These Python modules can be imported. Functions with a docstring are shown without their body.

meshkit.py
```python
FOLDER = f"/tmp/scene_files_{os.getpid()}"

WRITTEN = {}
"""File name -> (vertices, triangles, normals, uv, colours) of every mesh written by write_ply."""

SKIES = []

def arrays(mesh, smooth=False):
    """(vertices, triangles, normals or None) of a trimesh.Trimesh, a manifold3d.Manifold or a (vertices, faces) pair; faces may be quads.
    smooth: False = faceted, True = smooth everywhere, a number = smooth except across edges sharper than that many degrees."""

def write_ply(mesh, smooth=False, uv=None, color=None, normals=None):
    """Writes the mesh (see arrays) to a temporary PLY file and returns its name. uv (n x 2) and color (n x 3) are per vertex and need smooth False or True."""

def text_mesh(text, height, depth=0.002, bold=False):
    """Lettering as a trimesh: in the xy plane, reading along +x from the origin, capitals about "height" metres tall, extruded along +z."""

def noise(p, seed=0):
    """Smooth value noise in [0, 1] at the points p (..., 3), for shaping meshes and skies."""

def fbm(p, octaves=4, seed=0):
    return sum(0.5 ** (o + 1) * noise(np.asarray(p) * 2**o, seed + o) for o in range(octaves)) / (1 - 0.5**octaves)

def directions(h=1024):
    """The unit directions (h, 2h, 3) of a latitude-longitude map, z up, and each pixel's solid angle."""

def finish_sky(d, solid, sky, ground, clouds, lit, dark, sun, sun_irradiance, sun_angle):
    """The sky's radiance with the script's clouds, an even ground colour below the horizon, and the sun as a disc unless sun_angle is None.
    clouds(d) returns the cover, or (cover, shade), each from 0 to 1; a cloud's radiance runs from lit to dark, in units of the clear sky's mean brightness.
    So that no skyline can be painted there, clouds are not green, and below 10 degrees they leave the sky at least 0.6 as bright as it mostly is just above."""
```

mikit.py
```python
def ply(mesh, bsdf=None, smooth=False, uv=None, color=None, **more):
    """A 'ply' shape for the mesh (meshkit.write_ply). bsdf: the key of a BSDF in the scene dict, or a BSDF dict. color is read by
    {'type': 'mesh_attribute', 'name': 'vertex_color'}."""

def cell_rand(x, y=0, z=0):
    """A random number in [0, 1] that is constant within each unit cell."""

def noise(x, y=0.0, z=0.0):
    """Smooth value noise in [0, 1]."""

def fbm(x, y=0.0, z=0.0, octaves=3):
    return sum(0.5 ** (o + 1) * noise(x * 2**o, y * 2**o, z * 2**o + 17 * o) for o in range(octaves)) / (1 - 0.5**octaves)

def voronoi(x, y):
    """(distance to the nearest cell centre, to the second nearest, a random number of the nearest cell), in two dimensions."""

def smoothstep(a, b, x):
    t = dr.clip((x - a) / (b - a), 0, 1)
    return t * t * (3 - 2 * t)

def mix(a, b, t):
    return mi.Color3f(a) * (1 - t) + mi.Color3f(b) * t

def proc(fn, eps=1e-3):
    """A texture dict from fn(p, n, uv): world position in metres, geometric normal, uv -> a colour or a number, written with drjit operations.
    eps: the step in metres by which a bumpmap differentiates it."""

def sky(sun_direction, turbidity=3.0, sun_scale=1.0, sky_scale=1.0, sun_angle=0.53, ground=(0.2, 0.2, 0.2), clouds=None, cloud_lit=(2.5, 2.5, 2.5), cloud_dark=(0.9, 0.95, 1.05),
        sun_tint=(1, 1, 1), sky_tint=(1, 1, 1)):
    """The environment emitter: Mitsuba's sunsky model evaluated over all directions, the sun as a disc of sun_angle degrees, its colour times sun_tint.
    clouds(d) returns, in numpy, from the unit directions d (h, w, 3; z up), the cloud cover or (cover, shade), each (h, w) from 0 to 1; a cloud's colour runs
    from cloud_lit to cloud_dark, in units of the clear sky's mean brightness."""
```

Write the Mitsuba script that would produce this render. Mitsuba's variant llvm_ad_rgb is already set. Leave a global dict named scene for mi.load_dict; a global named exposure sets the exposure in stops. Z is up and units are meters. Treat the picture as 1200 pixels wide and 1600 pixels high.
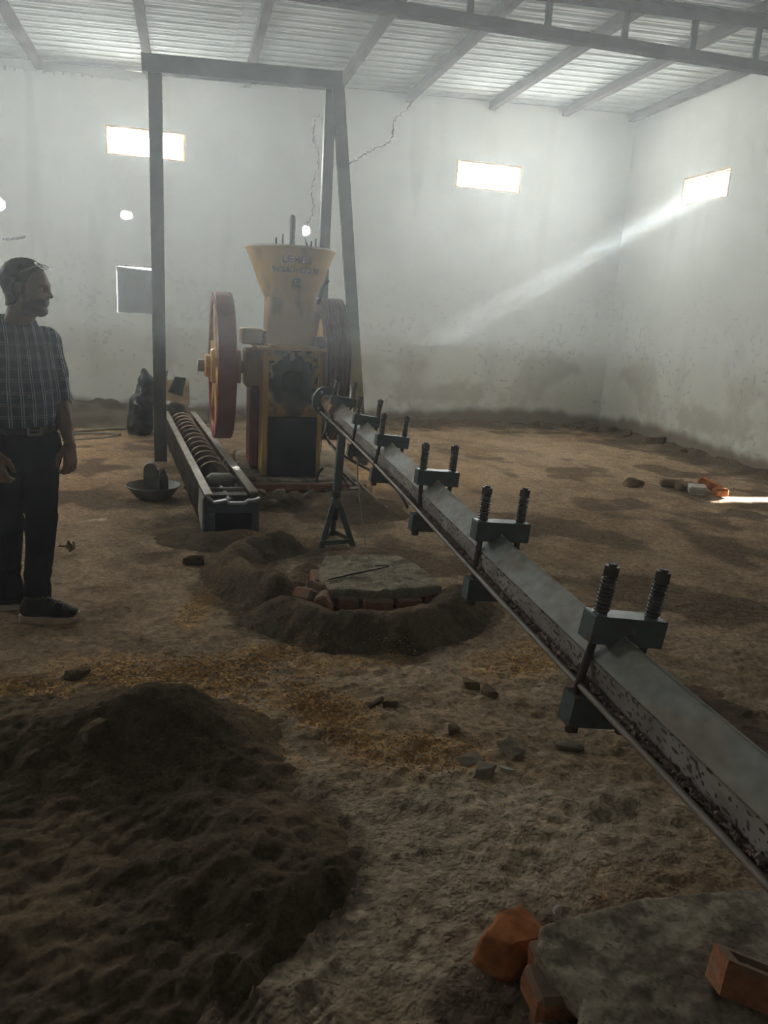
import math, random
import numpy as np
import trimesh
import manifold3d as m3
import shapely.geometry as sg
import drjit as dr
import mitsuba as mi
import mikit, meshkit
from mikit import noise, fbm, smoothstep, mix, cell_rand, voronoi

T = mi.ScalarTransform4f
scene, labels = {}, {}
rng = np.random.default_rng(7)
random.seed(7)

# ------------------------------------------------------------------ camera, sky, sun, exposure
# world: x along the back wall, y into the hall, z up; the phone is held at 1.5 m
EYE = np.array([0.0, 0.0, 1.5])
FWD = np.array([0.2469, 0.9383, -0.2425])
UP = np.array([0.0062, 0.2488, 0.9685])
scene['camera'] = {'type': 'perspective', 'fov': 53.06, 'fov_axis': 'x', 'near_clip': 0.05, 'far_clip': 500.0,
                   'to_world': T().look_at(origin=EYE.tolist(), target=(EYE + FWD).tolist(), up=UP.tolist()),
                   'medium': {'type': 'ref', 'id': 'dust_medium'}}
exposure = 2.0
SUN = np.array([4.0, 1.75, 2.0]) / np.linalg.norm([4.0, 1.75, 2.0])
scene['sky'] = mikit.sky(SUN.tolist(), turbidity=4.0, sun_scale=58.0, sky_scale=8.0, sun_angle=3.5, ground=(0.25, 0.21, 0.16), sun_tint=(0.7, 1.0, 1.6))
PANE_LIGHT = [34.0 * c for c in (0.975, 1.0, 0.97)]      # dusty panes lit from outside
scene['dust_medium'] = {'type': 'homogeneous', 'albedo': {'type': 'rgb', 'value': [0.89, 0.945, 0.98]}, 'sigma_t': 0.052,
                        'phase': {'type': 'hg', 'g': 0.5}}

# ------------------------------------------------------------------ helpers
def V(*a): return np.array(a, float)

def say(key, label=None, cat=None, group=None, kind=None):
    d = {}
    if label: d['label'] = label
    if cat: d['category'] = cat
    if group: d['group'] = group
    if kind: d['kind'] = kind
    labels[key] = d

def free(key):
    if key not in scene and key not in labels and not any(k.startswith(key + '__') for k in scene): return key
    n = 1
    while True:
        k = f'{key}_{n:03d}'
        if k not in scene and k not in labels and not any(q.startswith(k + '__') for q in scene): return k
        n += 1

def add(key, mesh, mat, smooth=False, label=None, cat=None, group=None, kind=None, color=None, uv=None, **more):
    key = free(key)
    scene[key] = mikit.ply(mesh, mat, smooth=smooth, color=color, uv=uv, **more)
    if label or cat or kind: say(key, label, cat, group, kind)
    return key

def cat_(ms): return trimesh.util.concatenate([m for m in ms if m is not None])

def box(x0, x1, y0, y1, z0, z1, c=0.0):
    if c <= 0:
        m = trimesh.creation.box(extents=(x1 - x0, y1 - y0, z1 - z0)); m.apply_translation(((x0 + x1) / 2, (y0 + y1) / 2, (z0 + z1) / 2)); return m
    pts = []
    for sx in (0, 1):
        for sy in (0, 1):
            for sz in (0, 1):
                p = [(x0, x1)[sx], (y0, y1)[sy], (z0, z1)[sz]]
                d = [c * (1 - 2 * s) for s in (sx, sy, sz)]
                for k in range(3):
                    q = [p[i] + (d[i] if i != k else 0) for i in range(3)]
                    pts.append(q)
    return hull(pts)

def hull(pts):
    m = m3.Manifold.hull_points(np.asarray(pts, float)).to_mesh()
    return trimesh.Trimesh(np.array(m.vert_properties[:, :3]), np.array(m.tri_verts), process=False)

def mov(m, t=(0, 0, 0), rz=0, rx=0, ry=0, s=1.0):
    m = m.copy()
    if np.ndim(s) or s != 1.0: m.apply_scale(s)
    for a, ax in ((rx, (1, 0, 0)), (ry, (0, 1, 0)), (rz, (0, 0, 1))):
        if a: m.apply_transform(trimesh.transformations.rotation_matrix(math.radians(a), ax))
    m.apply_translation(t); return m

def grid_mesh(P, flip=False):
    """P: (n, m, 3) grid of points."""
    n, m = P.shape[:2]
    i, j = np.meshgrid(np.arange(n - 1), np.arange(m - 1), indexing='ij')
    a, b, c, d = i * m + j, (i + 1) * m + j, (i + 1) * m + j + 1, i * m + j + 1
    f = np.concatenate([np.stack([a, b, c], -1).reshape(-1, 3), np.stack([a, c, d], -1).reshape(-1, 3)])
    if flip: f = f[:, ::-1]
    return trimesh.Trimesh(P.reshape(-1, 3), f, process=False)

def frames(p):
    p = np.asarray(p, float); t = np.gradient(p, axis=0); t /= np.linalg.norm(t, axis=1, keepdims=True)
    a = V(0, 0, 1) if abs(t[0, 2]) < 0.9 else V(1, 0, 0)
    n = np.cross(t[0], a); n /= np.linalg.norm(n); N = [n]
    for k in range(1, len(p)):
        n = N[-1] - t[k] * (N[-1] @ t[k]); n /= np.linalg.norm(n); N.append(n)
    N = np.array(N); return t, N, np.cross(t, N)

def tube(p, r, sides=10, caps=True):
    p = np.asarray(p, float); t, N, B = frames(p)
    r = np.broadcast_to(np.asarray(r, float), (len(p),))
    a = np.arange(sides) * 2 * np.pi / sides
    ring = p[:, None] + r[:, None, None] * (np.cos(a)[None, :, None] * N[:, None] + np.sin(a)[None, :, None] * B[:, None])
    v = ring.reshape(-1, 3); n = len(p); f = []
    i, j = np.meshgrid(np.arange(n - 1), np.arange(sides), indexing='ij')
    q = np.stack([i * sides + j, i * sides + (j + 1) % sides, (i + 1) * sides + (j + 1) % sides, (i + 1) * sides + j], -1).reshape(-1, 4)
    f = [q[:, [0, 1, 2]], q[:, [0, 2, 3]]]
    if caps:
        v = np.vstack([v, p[:1], p[-1:]]); k = np.arange(sides); c0, c1 = n * sides, n * sides + 1
        f += [np.stack([k * 0 + c0, (k + 1) % sides, k], 1), np.stack([k * 0 + c1, (n - 1) * sides + k, (n - 1) * sides + (k + 1) % sides], 1)]
    m = trimesh.Trimesh(v, np.vstack(f), process=False)
    return m

def lathe(prof, n=48, arc=None, axis='z', at=(0, 0, 0)):
    """prof: (r, h) pairs revolved about the axis."""
    prof = np.asarray(prof, float); a = np.linspace(0, 2 * np.pi, n + 1)
    P = np.stack([prof[:, None, 0] * np.cos(a)[None], prof[:, None, 0] * np.sin(a)[None], np.broadcast_to(prof[:, None, 1], (len(prof), n + 1))], -1)
    if axis == 'x': P = P[..., [2, 0, 1]]
    if axis == 'y': P = P[..., [1, 2, 0]]
    m = grid_mesh(P, flip=True); m.merge_vertices(); m.update_faces(m.nondegenerate_faces()); m.apply_translation(at); return m

def prism(poly, d, axis='y', at=0.0):
    """shapely polygon in the (a, b) plane extruded by d: axis y -> (x, z) polygon, x -> (y, z), z -> (x, y)."""
    g = poly if isinstance(poly, sg.Polygon) else sg.Polygon(poly)
    m = trimesh.creation.extrude_polygon(g, d, engine='earcut'); v = m.vertices.copy()
    if axis == 'y': m.vertices = np.stack([v[:, 0], at + v[:, 2], v[:, 1]], 1); m.invert()
    elif axis == 'x': m.vertices = np.stack([at + v[:, 2], v[:, 0], v[:, 1]], 1)
    else: m.vertices = v + V(0, 0, at)
    return m

def beam(a, b, w, h, up=(0, 0, 1), c=0.0):
    """rectangular bar from a to b, w across, h along up."""
    a, b, up = np.asarray(a, float), np.asarray(b, float), np.asarray(up, float)
    L = np.linalg.norm(b - a); x = (b - a) / L; y = np.cross(up, x); y /= np.linalg.norm(y); z = np.cross(x, y)
    m = box(0, L, -w / 2, w / 2, -h / 2, h / 2, c); M = np.eye(4); M[:3, :3] = np.stack([x, y, z], 1); M[:3, 3] = a
    m.apply_transform(M); return m

def rock(s, seed, rough=0.25, sub=2, flat=0.0):
    m = trimesh.creation.icosphere(subdivisions=sub); v = m.vertices
    k = 1 + rough * 2 * (meshkit.fbm(v * 1.7 + seed * 7.3, 3, seed) - 0.5); v = v * k[:, None]
    q = np.sign(v) * np.abs(v) ** 0.85
    m.vertices = q * np.asarray(s) * (1, 1, 1); return m

def shard(s, seed, n=22, rough=0.012):
    """an angular broken lump."""
    r = np.random.default_rng(seed); p = r.uniform(-1, 1, (n, 3)); p /= np.maximum(np.abs(p).max(1, keepdims=True), 0.75) 
    m = hull(p * np.asarray(s)); m = m.subdivide().subdivide(); m.merge_vertices(); v = m.vertices; L = float(np.max(s))
    m.vertices = v + rough * L * 12 * (np.stack([meshkit.fbm(v / L * 2.6 + seed * 3.1 + k * 9, 3, seed) for k in range(3)], -1) - 0.5); return m

def surface_nets(F, lo, h):
    """iso surface F = 0 (inside negative) of a grid, as a trimesh."""
    s = F < 0; nx, ny, nz = F.shape
    corners = [(i, j, k) for i in (0, 1) for j in (0, 1) for k in (0, 1)]
    sub = lambda A, c: A[c[0]:nx - 1 + c[0], c[1]:ny - 1 + c[1], c[2]:nz - 1 + c[2]]
    cnt = sum(sub(s, c).astype(np.int8) for c in corners); act = (cnt > 0) & (cnt < 8)
    acc = np.zeros(act.shape + (3,)); num = np.zeros(act.shape)
    idx = np.nonzero(act); base = np.stack(idx, -1)
    P = np.zeros((len(base), 3)); N = np.zeros(len(base))
    for a in range(8):
        for b in range(a + 1, 8):
            ca, cb = np.array(corners[a]), np.array(corners[b])
            if np.abs(ca - cb).sum() != 1: continue
            fa = F[base[:, 0] + ca[0], base[:, 1] + ca[1], base[:, 2] + ca[2]]; fb = F[base[:, 0] + cb[0], base[:, 1] + cb[1], base[:, 2] + cb[2]]
            hit = (fa < 0) != (fb < 0); t = np.where(hit, fa / np.where(hit, fa - fb, 1), 0)
            P += np.where(hit[:, None], ca + t[:, None] * (cb - ca), 0); N += hit
    P = (P / N[:, None] + base) * h + np.asarray(lo)
    ids = -np.ones(act.shape, int); ids[idx] = np.arange(len(base)); faces = []
    for ax in range(3):
        o = [k for k in range(3) if k != ax]
        sl0 = [slice(1, n - 1) for n in F.shape]; sl1 = list(sl0); sl0[ax] = slice(0, F.shape[ax] - 1); sl1[ax] = slice(1, F.shape[ax])
        a, b = s[tuple(sl0)], s[tuple(sl1)]; e = np.nonzero(a != b)
        if not len(e[0]): continue
        flip = a[e]; q = np.stack(e, -1).copy()
        for k in o: q[:, k] += 1
        def cell(d0, d1):
            r = q.copy(); r[:, o[0]] -= d0; r[:, o[1]] -= d1; return ids[r[:, 0], r[:, 1], r[:, 2]]
        quad = np.stack([cell(1, 1), cell(0, 1), cell(0, 0), cell(1, 0)], -1)
        if ax == 1: flip = ~flip
        quad[~flip] = quad[~flip][:, ::-1]
        faces += [quad[:, [0, 1, 2]], quad[:, [0, 2, 3]]]
    return trimesh.Trimesh(P, np.vstack(faces), process=False)

class Sdf:
    """a signed distance field on a grid, joined smoothly from rounded cones and ellipsoids, each worked out in its own window."""
    def __init__(self, lo, hi, h, pad=0.03):
        lo, hi = np.asarray(lo, float), np.asarray(hi, float); n = np.ceil((hi - lo) / h).astype(int) + 1
        self.lo, self.h, self.pad = lo, h, pad; self.axes = [lo[k] + np.arange(n[k]) * h for k in range(3)]
        self.F = np.full(n, 1.0, np.float32)
    def win(self, lo, hi):
        sl = tuple(slice(max(0, int((lo[k] - self.lo[k]) / self.h)), max(0, min(self.F.shape[k], int((hi[k] - self.lo[k]) / self.h) + 2))) for k in range(3))
        return sl, np.stack(np.meshgrid(*[self.axes[k][sl[k]] for k in range(3)], indexing='ij'), -1)
    def put(self, lo, hi, fn, k, op):
        sl, p = self.win(np.asarray(lo) - self.pad, np.asarray(hi) + self.pad)
        if min(p.shape[:3]) == 0: return self
        d = fn(p); F = self.F[sl]
        if op == 'join':
            t = np.clip(0.5 + 0.5 * (F - d) / k, 0, 1); self.F[sl] = F * (1 - t) + d * t - k * t * (1 - t)
        else:
            t = np.clip(0.5 - 0.5 * (F + d) / k, 0, 1); self.F[sl] = F * (1 - t) - d * t + k * t * (1 - t)
        return self
    def cone(self, a, b, ra, rb, k=0.015, op='join'):
        a, b = np.asarray(a, float), np.asarray(b, float); d = b - a; r = max(ra, rb)
        def fn(p):
            t = np.clip(((p - a) @ d) / (d @ d), 0, 1); return np.linalg.norm(p - a - t[..., None] * d, axis=-1) - (ra + (rb - ra) * t)
        return self.put(np.minimum(a, b) - r, np.maximum(a, b) + r, fn, k, op)
    def ell(self, c, r, R=None, k=0.015, op='join'):
        c, r = np.asarray(c, float), np.asarray(r, float); R = np.eye(3) if R is None else np.asarray(R, float); e = np.sqrt(((R * r[None]) ** 2).sum(1))
        def fn(p):
            q = (p - c) @ R; k0 = np.linalg.norm(q / r, axis=-1); k1 = np.linalg.norm(q / r ** 2, axis=-1); return k0 * (k0 - 1) / np.maximum(k1, 1e-9)
        return self.put(c - e, c + e, fn, k, op)
    def chain(self, pts, rs, k=0.015):
        for a, b, ra, rb in zip(pts[:-1], pts[1:], rs[:-1], rs[1:]): self.cone(a, b, ra, rb, k)
        return self
    def points(self): return np.stack(np.meshgrid(*self.axes, indexing='ij'), -1)
    def mesh(self): return surface_nets(self.F, self.lo, self.h)

def spline(pts, n):
    from scipy.interpolate import CubicSpline
    pts = np.asarray(pts, float); s = np.r_[0, np.cumsum(np.linalg.norm(np.diff(pts, axis=0), axis=1))]
    return CubicSpline(s, pts)(np.linspace(0, s[-1], n))

# ------------------------------------------------------------------ materials
def col(c): return {'type': 'rgb', 'value': [float(x) for x in c]}
def two(d): return {'type': 'twosided', 'bsdf': d}
def mat(name, color, rough=0.6, metal=0.0, spec=0.4, bump=None, eps=2e-3, **more):
    c = mikit.proc(color) if callable(color) else col(color)
    b = {'type': 'principled', 'base_color': c, 'roughness': mikit.proc(rough) if callable(rough) else float(rough), 'metallic': float(metal), 'specular': float(spec), **more}
    if bump: b = {'type': 'bumpmap', 'nested': b, 'arbitrary': mikit.proc(bump, eps), 'scale': 1.0}
    scene[name] = two(b); return name
def dull(name, color, bump=None, eps=2e-3):
    b = {'type': 'diffuse', 'reflectance': mikit.proc(color) if callable(color) else col(color)}
    if bump: b = {'type': 'bumpmap', 'nested': b, 'arbitrary': mikit.proc(bump, eps), 'scale': 1.0}
    scene[name] = two(b); return name
def mottled(a, b, s, lo=0.35, hi=0.65, speck=None):
    def fn(p, n, uv):
        t = smoothstep(lo, hi, fbm(p.x * s, p.y * s, p.z * s, 4)); c = mix(a, b, t)
        if speck is not None: c = mix(c, speck, smoothstep(0.62, 0.75, noise(p.x * s * 9, p.y * s * 9, p.z * s * 9)))
        return c
    return fn

def wall_color(p, n, uv):
    u = p.x + p.y
    m = fbm(u * 0.7, p.z * 0.7, 3.1, 4); c = mix((0.67, 0.67, 0.615), (0.77, 0.775, 0.725), smoothstep(0.3, 0.7, m))
    st = fbm(u * 3.0, p.z * 0.5, 9.0, 3)                                     # long drips
    c = mix(c, (0.55, 0.55, 0.5), 0.35 * smoothstep(0.58, 0.8, st))
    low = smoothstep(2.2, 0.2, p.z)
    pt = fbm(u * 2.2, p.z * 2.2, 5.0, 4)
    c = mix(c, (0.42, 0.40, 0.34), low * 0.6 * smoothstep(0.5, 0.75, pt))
    spk = fbm(u * 17, p.z * 19, 2.0, 4) + 0.3 * (fbm(u * 1.6, p.z * 1.6, 8.0, 2) - 0.5)
    c = mix(c, (0.38, 0.38, 0.35), 0.4 * smoothstep(0.66, 0.80, spk) * smoothstep(2.6, 0.8, p.z))
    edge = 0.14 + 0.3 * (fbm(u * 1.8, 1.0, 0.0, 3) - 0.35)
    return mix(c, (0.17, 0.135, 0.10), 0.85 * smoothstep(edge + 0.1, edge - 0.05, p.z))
def wall_bump(p, n, uv):
    u = p.x + p.y
    return 0.012 * fbm(u * 3, p.z * 3, 0.0, 4) + 0.003 * noise(u * 40, p.z * 40, 1.0)
dull('whitewash', wall_color, wall_bump, 4e-3)
dull('raw_plaster', mottled((0.62, 0.5, 0.33), (0.72, 0.6, 0.42), 6.0))
dull('roof_steel', mottled((0.46, 0.48, 0.46), (0.54, 0.56, 0.54), 1.5))
mat('grey_steel', mottled((0.045, 0.058, 0.062), (0.07, 0.083, 0.085), 3.0), 0.5, 0.0, 0.5)
dull('purlin_steel', mottled((0.06, 0.048, 0.044), (0.085, 0.07, 0.065), 3.0))

# ------------------------------------------------------------------ the hall
XL, XR, YF, YB, WT = -5.6, 6.44, -4.5, 11.18, 0.12
def roof_z(x): return 4.625 - 0.0357 * (XR - x)
back_holes = [(-0.965, -0.02, 3.35, 3.67), (3.73, 4.68, 3.39, 3.725), (-5.0, -4.1, 3.3, 3.62)]
hatch = (-0.90, -0.283, 1.395, 2.01)
def blob(cx, cz, rx, rz, seed, n=14):
    r = np.random.default_rng(seed); a = np.arange(n) / n * 2 * np.pi; k = 1 + 0.25 * (r.random(n) - 0.5)
    return sg.Polygon(np.stack([cx + rx * k * np.cos(a), cz + rz * k * np.sin(a)], 1))
def wall(key, poly, holes, axis, at, d):
    g = sg.Polygon(poly)
    for h in holes: g = g.difference(h if isinstance(h, sg.Polygon) else sg.box(h[0], h[2], h[1], h[3]))
    add(key, prism(g, d, axis, at), 'whitewash', kind='structure')
r = np.random.default_rng(3)
tx = np.linspace(XL - WT, XR, 80)
top = [(x, roof_z(x) - 0.001 - 0.15 * (-2.9 < x < -0.5)) for x in tx]
bh = [h for h in back_holes] + [hatch, blob(-2.27, 2.63, 0.07, 0.08, 1), blob(-0.755, 2.63, 0.085, 0.06, 2), blob(1.6, 2.63, 0.06, 0.075, 5)]
wall('wall_back', [(XR, 0 - 0.3), *[t for t in top[::-1]], (XL - WT, -0.3)], bh, 'y', YB, WT)
for i in range(21):
    x = -2.86 + 0.111 * i + 0.02 * r.random(); h_ = 0.085 + 0.04 * r.random()
    add('wall_back__brick', mov(box(-0.048, 0.044 + 0.012 * r.random(), 0, 0.09, 0, h_, 0.008), (x, YB + 0.004 + 0.03 * r.random(), roof_z(x) - 0.225 + 0.02 * r.random()), 4 * (r.random() - 0.5)), 'whitewash')
add('wall_back__backing', box(-2.95, -0.45, YB + 0.075, YB + 0.12, 4.0, 4.36), 'whitewash')
right_holes = [(8.82, 9.74, 3.2, 3.52), sg.Polygon([(6.36, 0.40), (6.62, 0.40), (6.98, 0.77), (6.86, 0.84)])]
ty = np.linspace(YF, YB + WT, 160)
rt = [(y, roof_z(XR) - 0.035 - (0.055 * r.random() if 8.3 < y < 9.3 else 0)) for y in ty]
wall('wall_right', [(YB + WT, -0.3), *rt[::-1], (YF, -0.3)], right_holes, 'x', XR, WT)
left_holes = [(6.8, 7.7, 3.2, 3.52)]
wall('wall_left', [(YF, -0.3), (YB, -0.3), (YB, roof_z(XL)), (YF, roof_z(XL))], left_holes, 'x', XL - WT, WT)
wall('wall_front', [(XL - WT, -0.3), (XR + WT, -0.3), (XR + WT, roof_z(XR)), (XL - WT, roof_z(XL))], [], 'y', YF - WT, WT)

def window(key, axis, at, h, light=True, grille=False):
    """h = (u0, u1, z0, z1); timber-coloured frame set in the reveal, dusty pane, wire grille."""
    u0, u1, z0, z1 = h; t = 0.022
    def pr(g, d, a): return prism(g, d, axis, a)
    ring = sg.box(u0, z0, u1, z1).difference(sg.box(u0 + t, z0 + t, u1 - t, z1 - t))
    add(key + '__frame', pr(ring, 0.05, at + 0.04), 'window_wood')
    lin = sg.box(u0 - 0.018, z0 - 0.004, u1 + 0.018, z1 + 0.022).difference(sg.box(u0 + 0.004, z0 + 0.004, u1 - 0.004, z1 - 0.004))
    add(key + '__reveal', pr(lin, 0.035, at - 0.006), 'window_wood')
    v = [(u0, z0), (u1, z0), (u1, z1), (u0, z1)]; s = at + 0.07
    P = np.array([(u, s, z) if axis == 'y' else (s, u, z) for u, z in v])
    f = np.array([[0, 1, 2], [0, 2, 3]])
    n = np.cross(P[1] - P[0], P[2] - P[0]); inward = V(3, 5, 2) - P[0]
    if n @ inward < 0: f = f[:, ::-1]
    add(key + '__pane', trimesh.Trimesh(P, f, process=False), {'type': 'thindielectric'}, emitter={'type': 'area', 'radiance': col(PANE_LIGHT)})
    if grille:
        ms = []
        for k in range(-4, 14):
            for sgn in (1, -1):
                uu = u0 + k * 0.1; line = sg.LineString([(uu, z0), (uu + sgn * 0.5, z1 + 0.18)]).intersection(sg.box(u0, z0, u1, z1))
                if line.length > 0.03:
                    c = np.array(line.coords); q = [(a, at + 0.03, b) if axis == 'y' else (at + 0.03, a, b) for a, b in c]; ms.append(tube(q, 0.004, 5))
        add(key + '__grille', cat_(ms), 'grey_steel')
    say(key, kind='structure')
mat('window_wood', mottled((0.6, 0.42, 0.22), (0.7, 0.5, 0.28), 5.0), 0.6)
window('window_1', 'y', YB, back_holes[0]); window('window_2', 'y', YB, back_holes[1]); window('window_5', 'y', YB, back_holes[2])
window('window_3', 'x', XR, right_holes[0], grille=True)
window('window_6', 'x', XL - WT, left_holes[0])

# corrugated roof sheets (ribs run along x) and their purlins (run along y)
def sheet(y0, n, x0, x1, lift):
    prof = []
    for k in range(n): prof += [(0.0, 0), (0.125, 0), (0.145, 0.045), (0.18, 0.045)]
    ys, zs, y = [], [], y0
    for k in range(n):
        for dy, z in ((0.0, 0), (0.06, 0.0), (0.066, 0.006), (0.08, 0.006), (0.086, 0.0), (0.122, 0), (0.132, 0.065), (0.185, 0.065), (0.196, 0.0)):
            ys.append(y + dy); zs.append(z)
        y += 0.2
    ys.append(y); zs.append(0.0); ys.append(y + 0.05); zs.append(0.0)
    P = np.stack([np.stack([np.full(len(ys), x), np.array(ys), np.array(zs) + roof_z(x) + lift], -1) for x in np.linspace(x0, x1, 5)])
    return grid_mesh(P)
k = 0
for y in np.arange(YF - 0.3, YB + 0.3, 1.0):
    for i, (a, b) in enumerate(((XL - 0.4, 0.55), (0.4, XR + 0.45))):
        add('ceiling__sheet', sheet(y, 5, a, b, 0.004 * (k % 2) + 0.006 * i), 'roof_steel'); k += 1
say('ceiling', kind='structure')
for x in (-5.3, -4.1, -2.93, -1.73, -0.43, 0.77, 1.94, 2.96, 4.17, 5.29, 6.36):
    z = roof_z(x) - 0.005
    add('ceiling__purlin', box(x - 0.045, x + 0.045, YF, YB, z - 0.105, z, 0.004), 'purlin_steel')

# ------------------------------------------------------------------ the earth floor
OCHRE = [((-0.45, 3.2), (0.1, 3.05), 0.16), ((0.05, 3.15), (0.55, 3.25), 0.13), ((0.5, 3.1), (0.95, 3.18), 0.10), ((0.1, 2.95), (0.55, 2.75), 0.16), ((0.5, 2.75), (0.62, 2.45), 0.14),
         ((0.6, 2.45), (0.95, 2.32), 0.11), ((0.2, 2.75), (0.33, 2.35), 0.07), ((1.35, 3.0), (1.75, 3.1), 0.16), ((0.0, 3.7), (0.2, 4.3), 0.08), ((0.3, 5.0), (0.75, 4.95), 0.12), ((-0.9, 3.1), (-0.5, 3.0), 0.1)]
def seg_np(x, y, a, b):
    ax, ay = a; dx, dy = b[0] - a[0], b[1] - a[1]
    t = np.clip(((x - ax) * dx + (y - ay) * dy) / (dx * dx + dy * dy), 0, 1)
    return np.hypot(x - ax - t * dx, y - ay - t * dy)
def n3(x, y, s, o=4, seed=0): return meshkit.fbm(np.stack([x * s, y * s, np.zeros_like(x) + seed * 3.7], -1), o, seed) - 0.5
def floor_z(x, y):
    x, y = np.asarray(x, float) + 0.0 * np.asarray(y, float), np.asarray(y, float) + 0.0 * np.asarray(x, float)
    z = 0.05 * n3(x, y, 0.7, 3, 1) + 0.028 * n3(x, y, 3.0, 3, 2)
    near = np.clip((6.5 - y) / 4.0, 0.15, 1)
    z = z + near * (0.03 * n3(x, y, 9.0, 3, 3) + 0.02 * n3(x, y, 26.0, 3, 4))
    rough = np.clip(1.3 * n3(x, y, 1.1, 2, 5) + 0.5, 0, 1) * np.clip((3.2 - y) / 1.0, 0, 1) * np.clip((x - 0.2) / 0.5, 0, 1)
    z = z - rough * 0.034 * np.clip(n3(x, y, 17.0, 2, 6) - 0.02, 0, 1) * 2.2        # trodden crumbs
    wy = np.clip(1 - (YB - y) / (0.35 + 0.5 * (n3(x, y, 0.9, 3, 7) + 0.35)), 0, 1); wx = np.clip(1 - (XR - x) / (0.3 + 0.45 * (n3(x, y, 1.1, 3, 8) + 0.3)), 0, 1)
    return z + 0.10 * np.maximum(wy, wx) ** 1.5 * (0.7 + 1.5 * n3(x, y, 6.0, 3, 9))
PRINTS = [(0.10, 1.40, 100, 0.26), (0.34, 1.62, 75, 0.27), (0.02, 1.22, 80, 0.26), (0.27, 1.31, 95, 0.27)]
_floor0 = floor_z
def floor_z(x, y):
    z = _floor0(x, y)
    for px, py, a, L in PRINTS:
        c, s = math.cos(math.radians(a)), math.sin(math.radians(a)); u, v = (x - px) * c + (y - py) * s, -(x - px) * s + (y - py) * c
        r = (u / (L / 2)) ** 2 + (v / (0.043 + 0.008 * u / L)) ** 2; mk = np.clip((1 - r) * 3, 0, 1)
        z = z * (1 - 0.6 * mk) + mk * (-0.012 + 0.0035 * np.sin((u + 0.6 * np.abs(v)) * 2 * np.pi / 0.017)) + 0.008 * np.exp(-((r - 1.15) / 0.25) ** 2)
    return z
def fz(x, y): return float(floor_z(np.array([float(x)]), np.array([float(y)]))[0])
def ramp(a, b, d0, segs):
    out = [np.arange(a, segs[0][0], d0)]
    for s0, s1, d in segs: out.append(np.arange(s0, s1, d))
    out.append(np.arange(segs[-1][1], b, d0)); return np.r_[np.concatenate(out), b]
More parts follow.
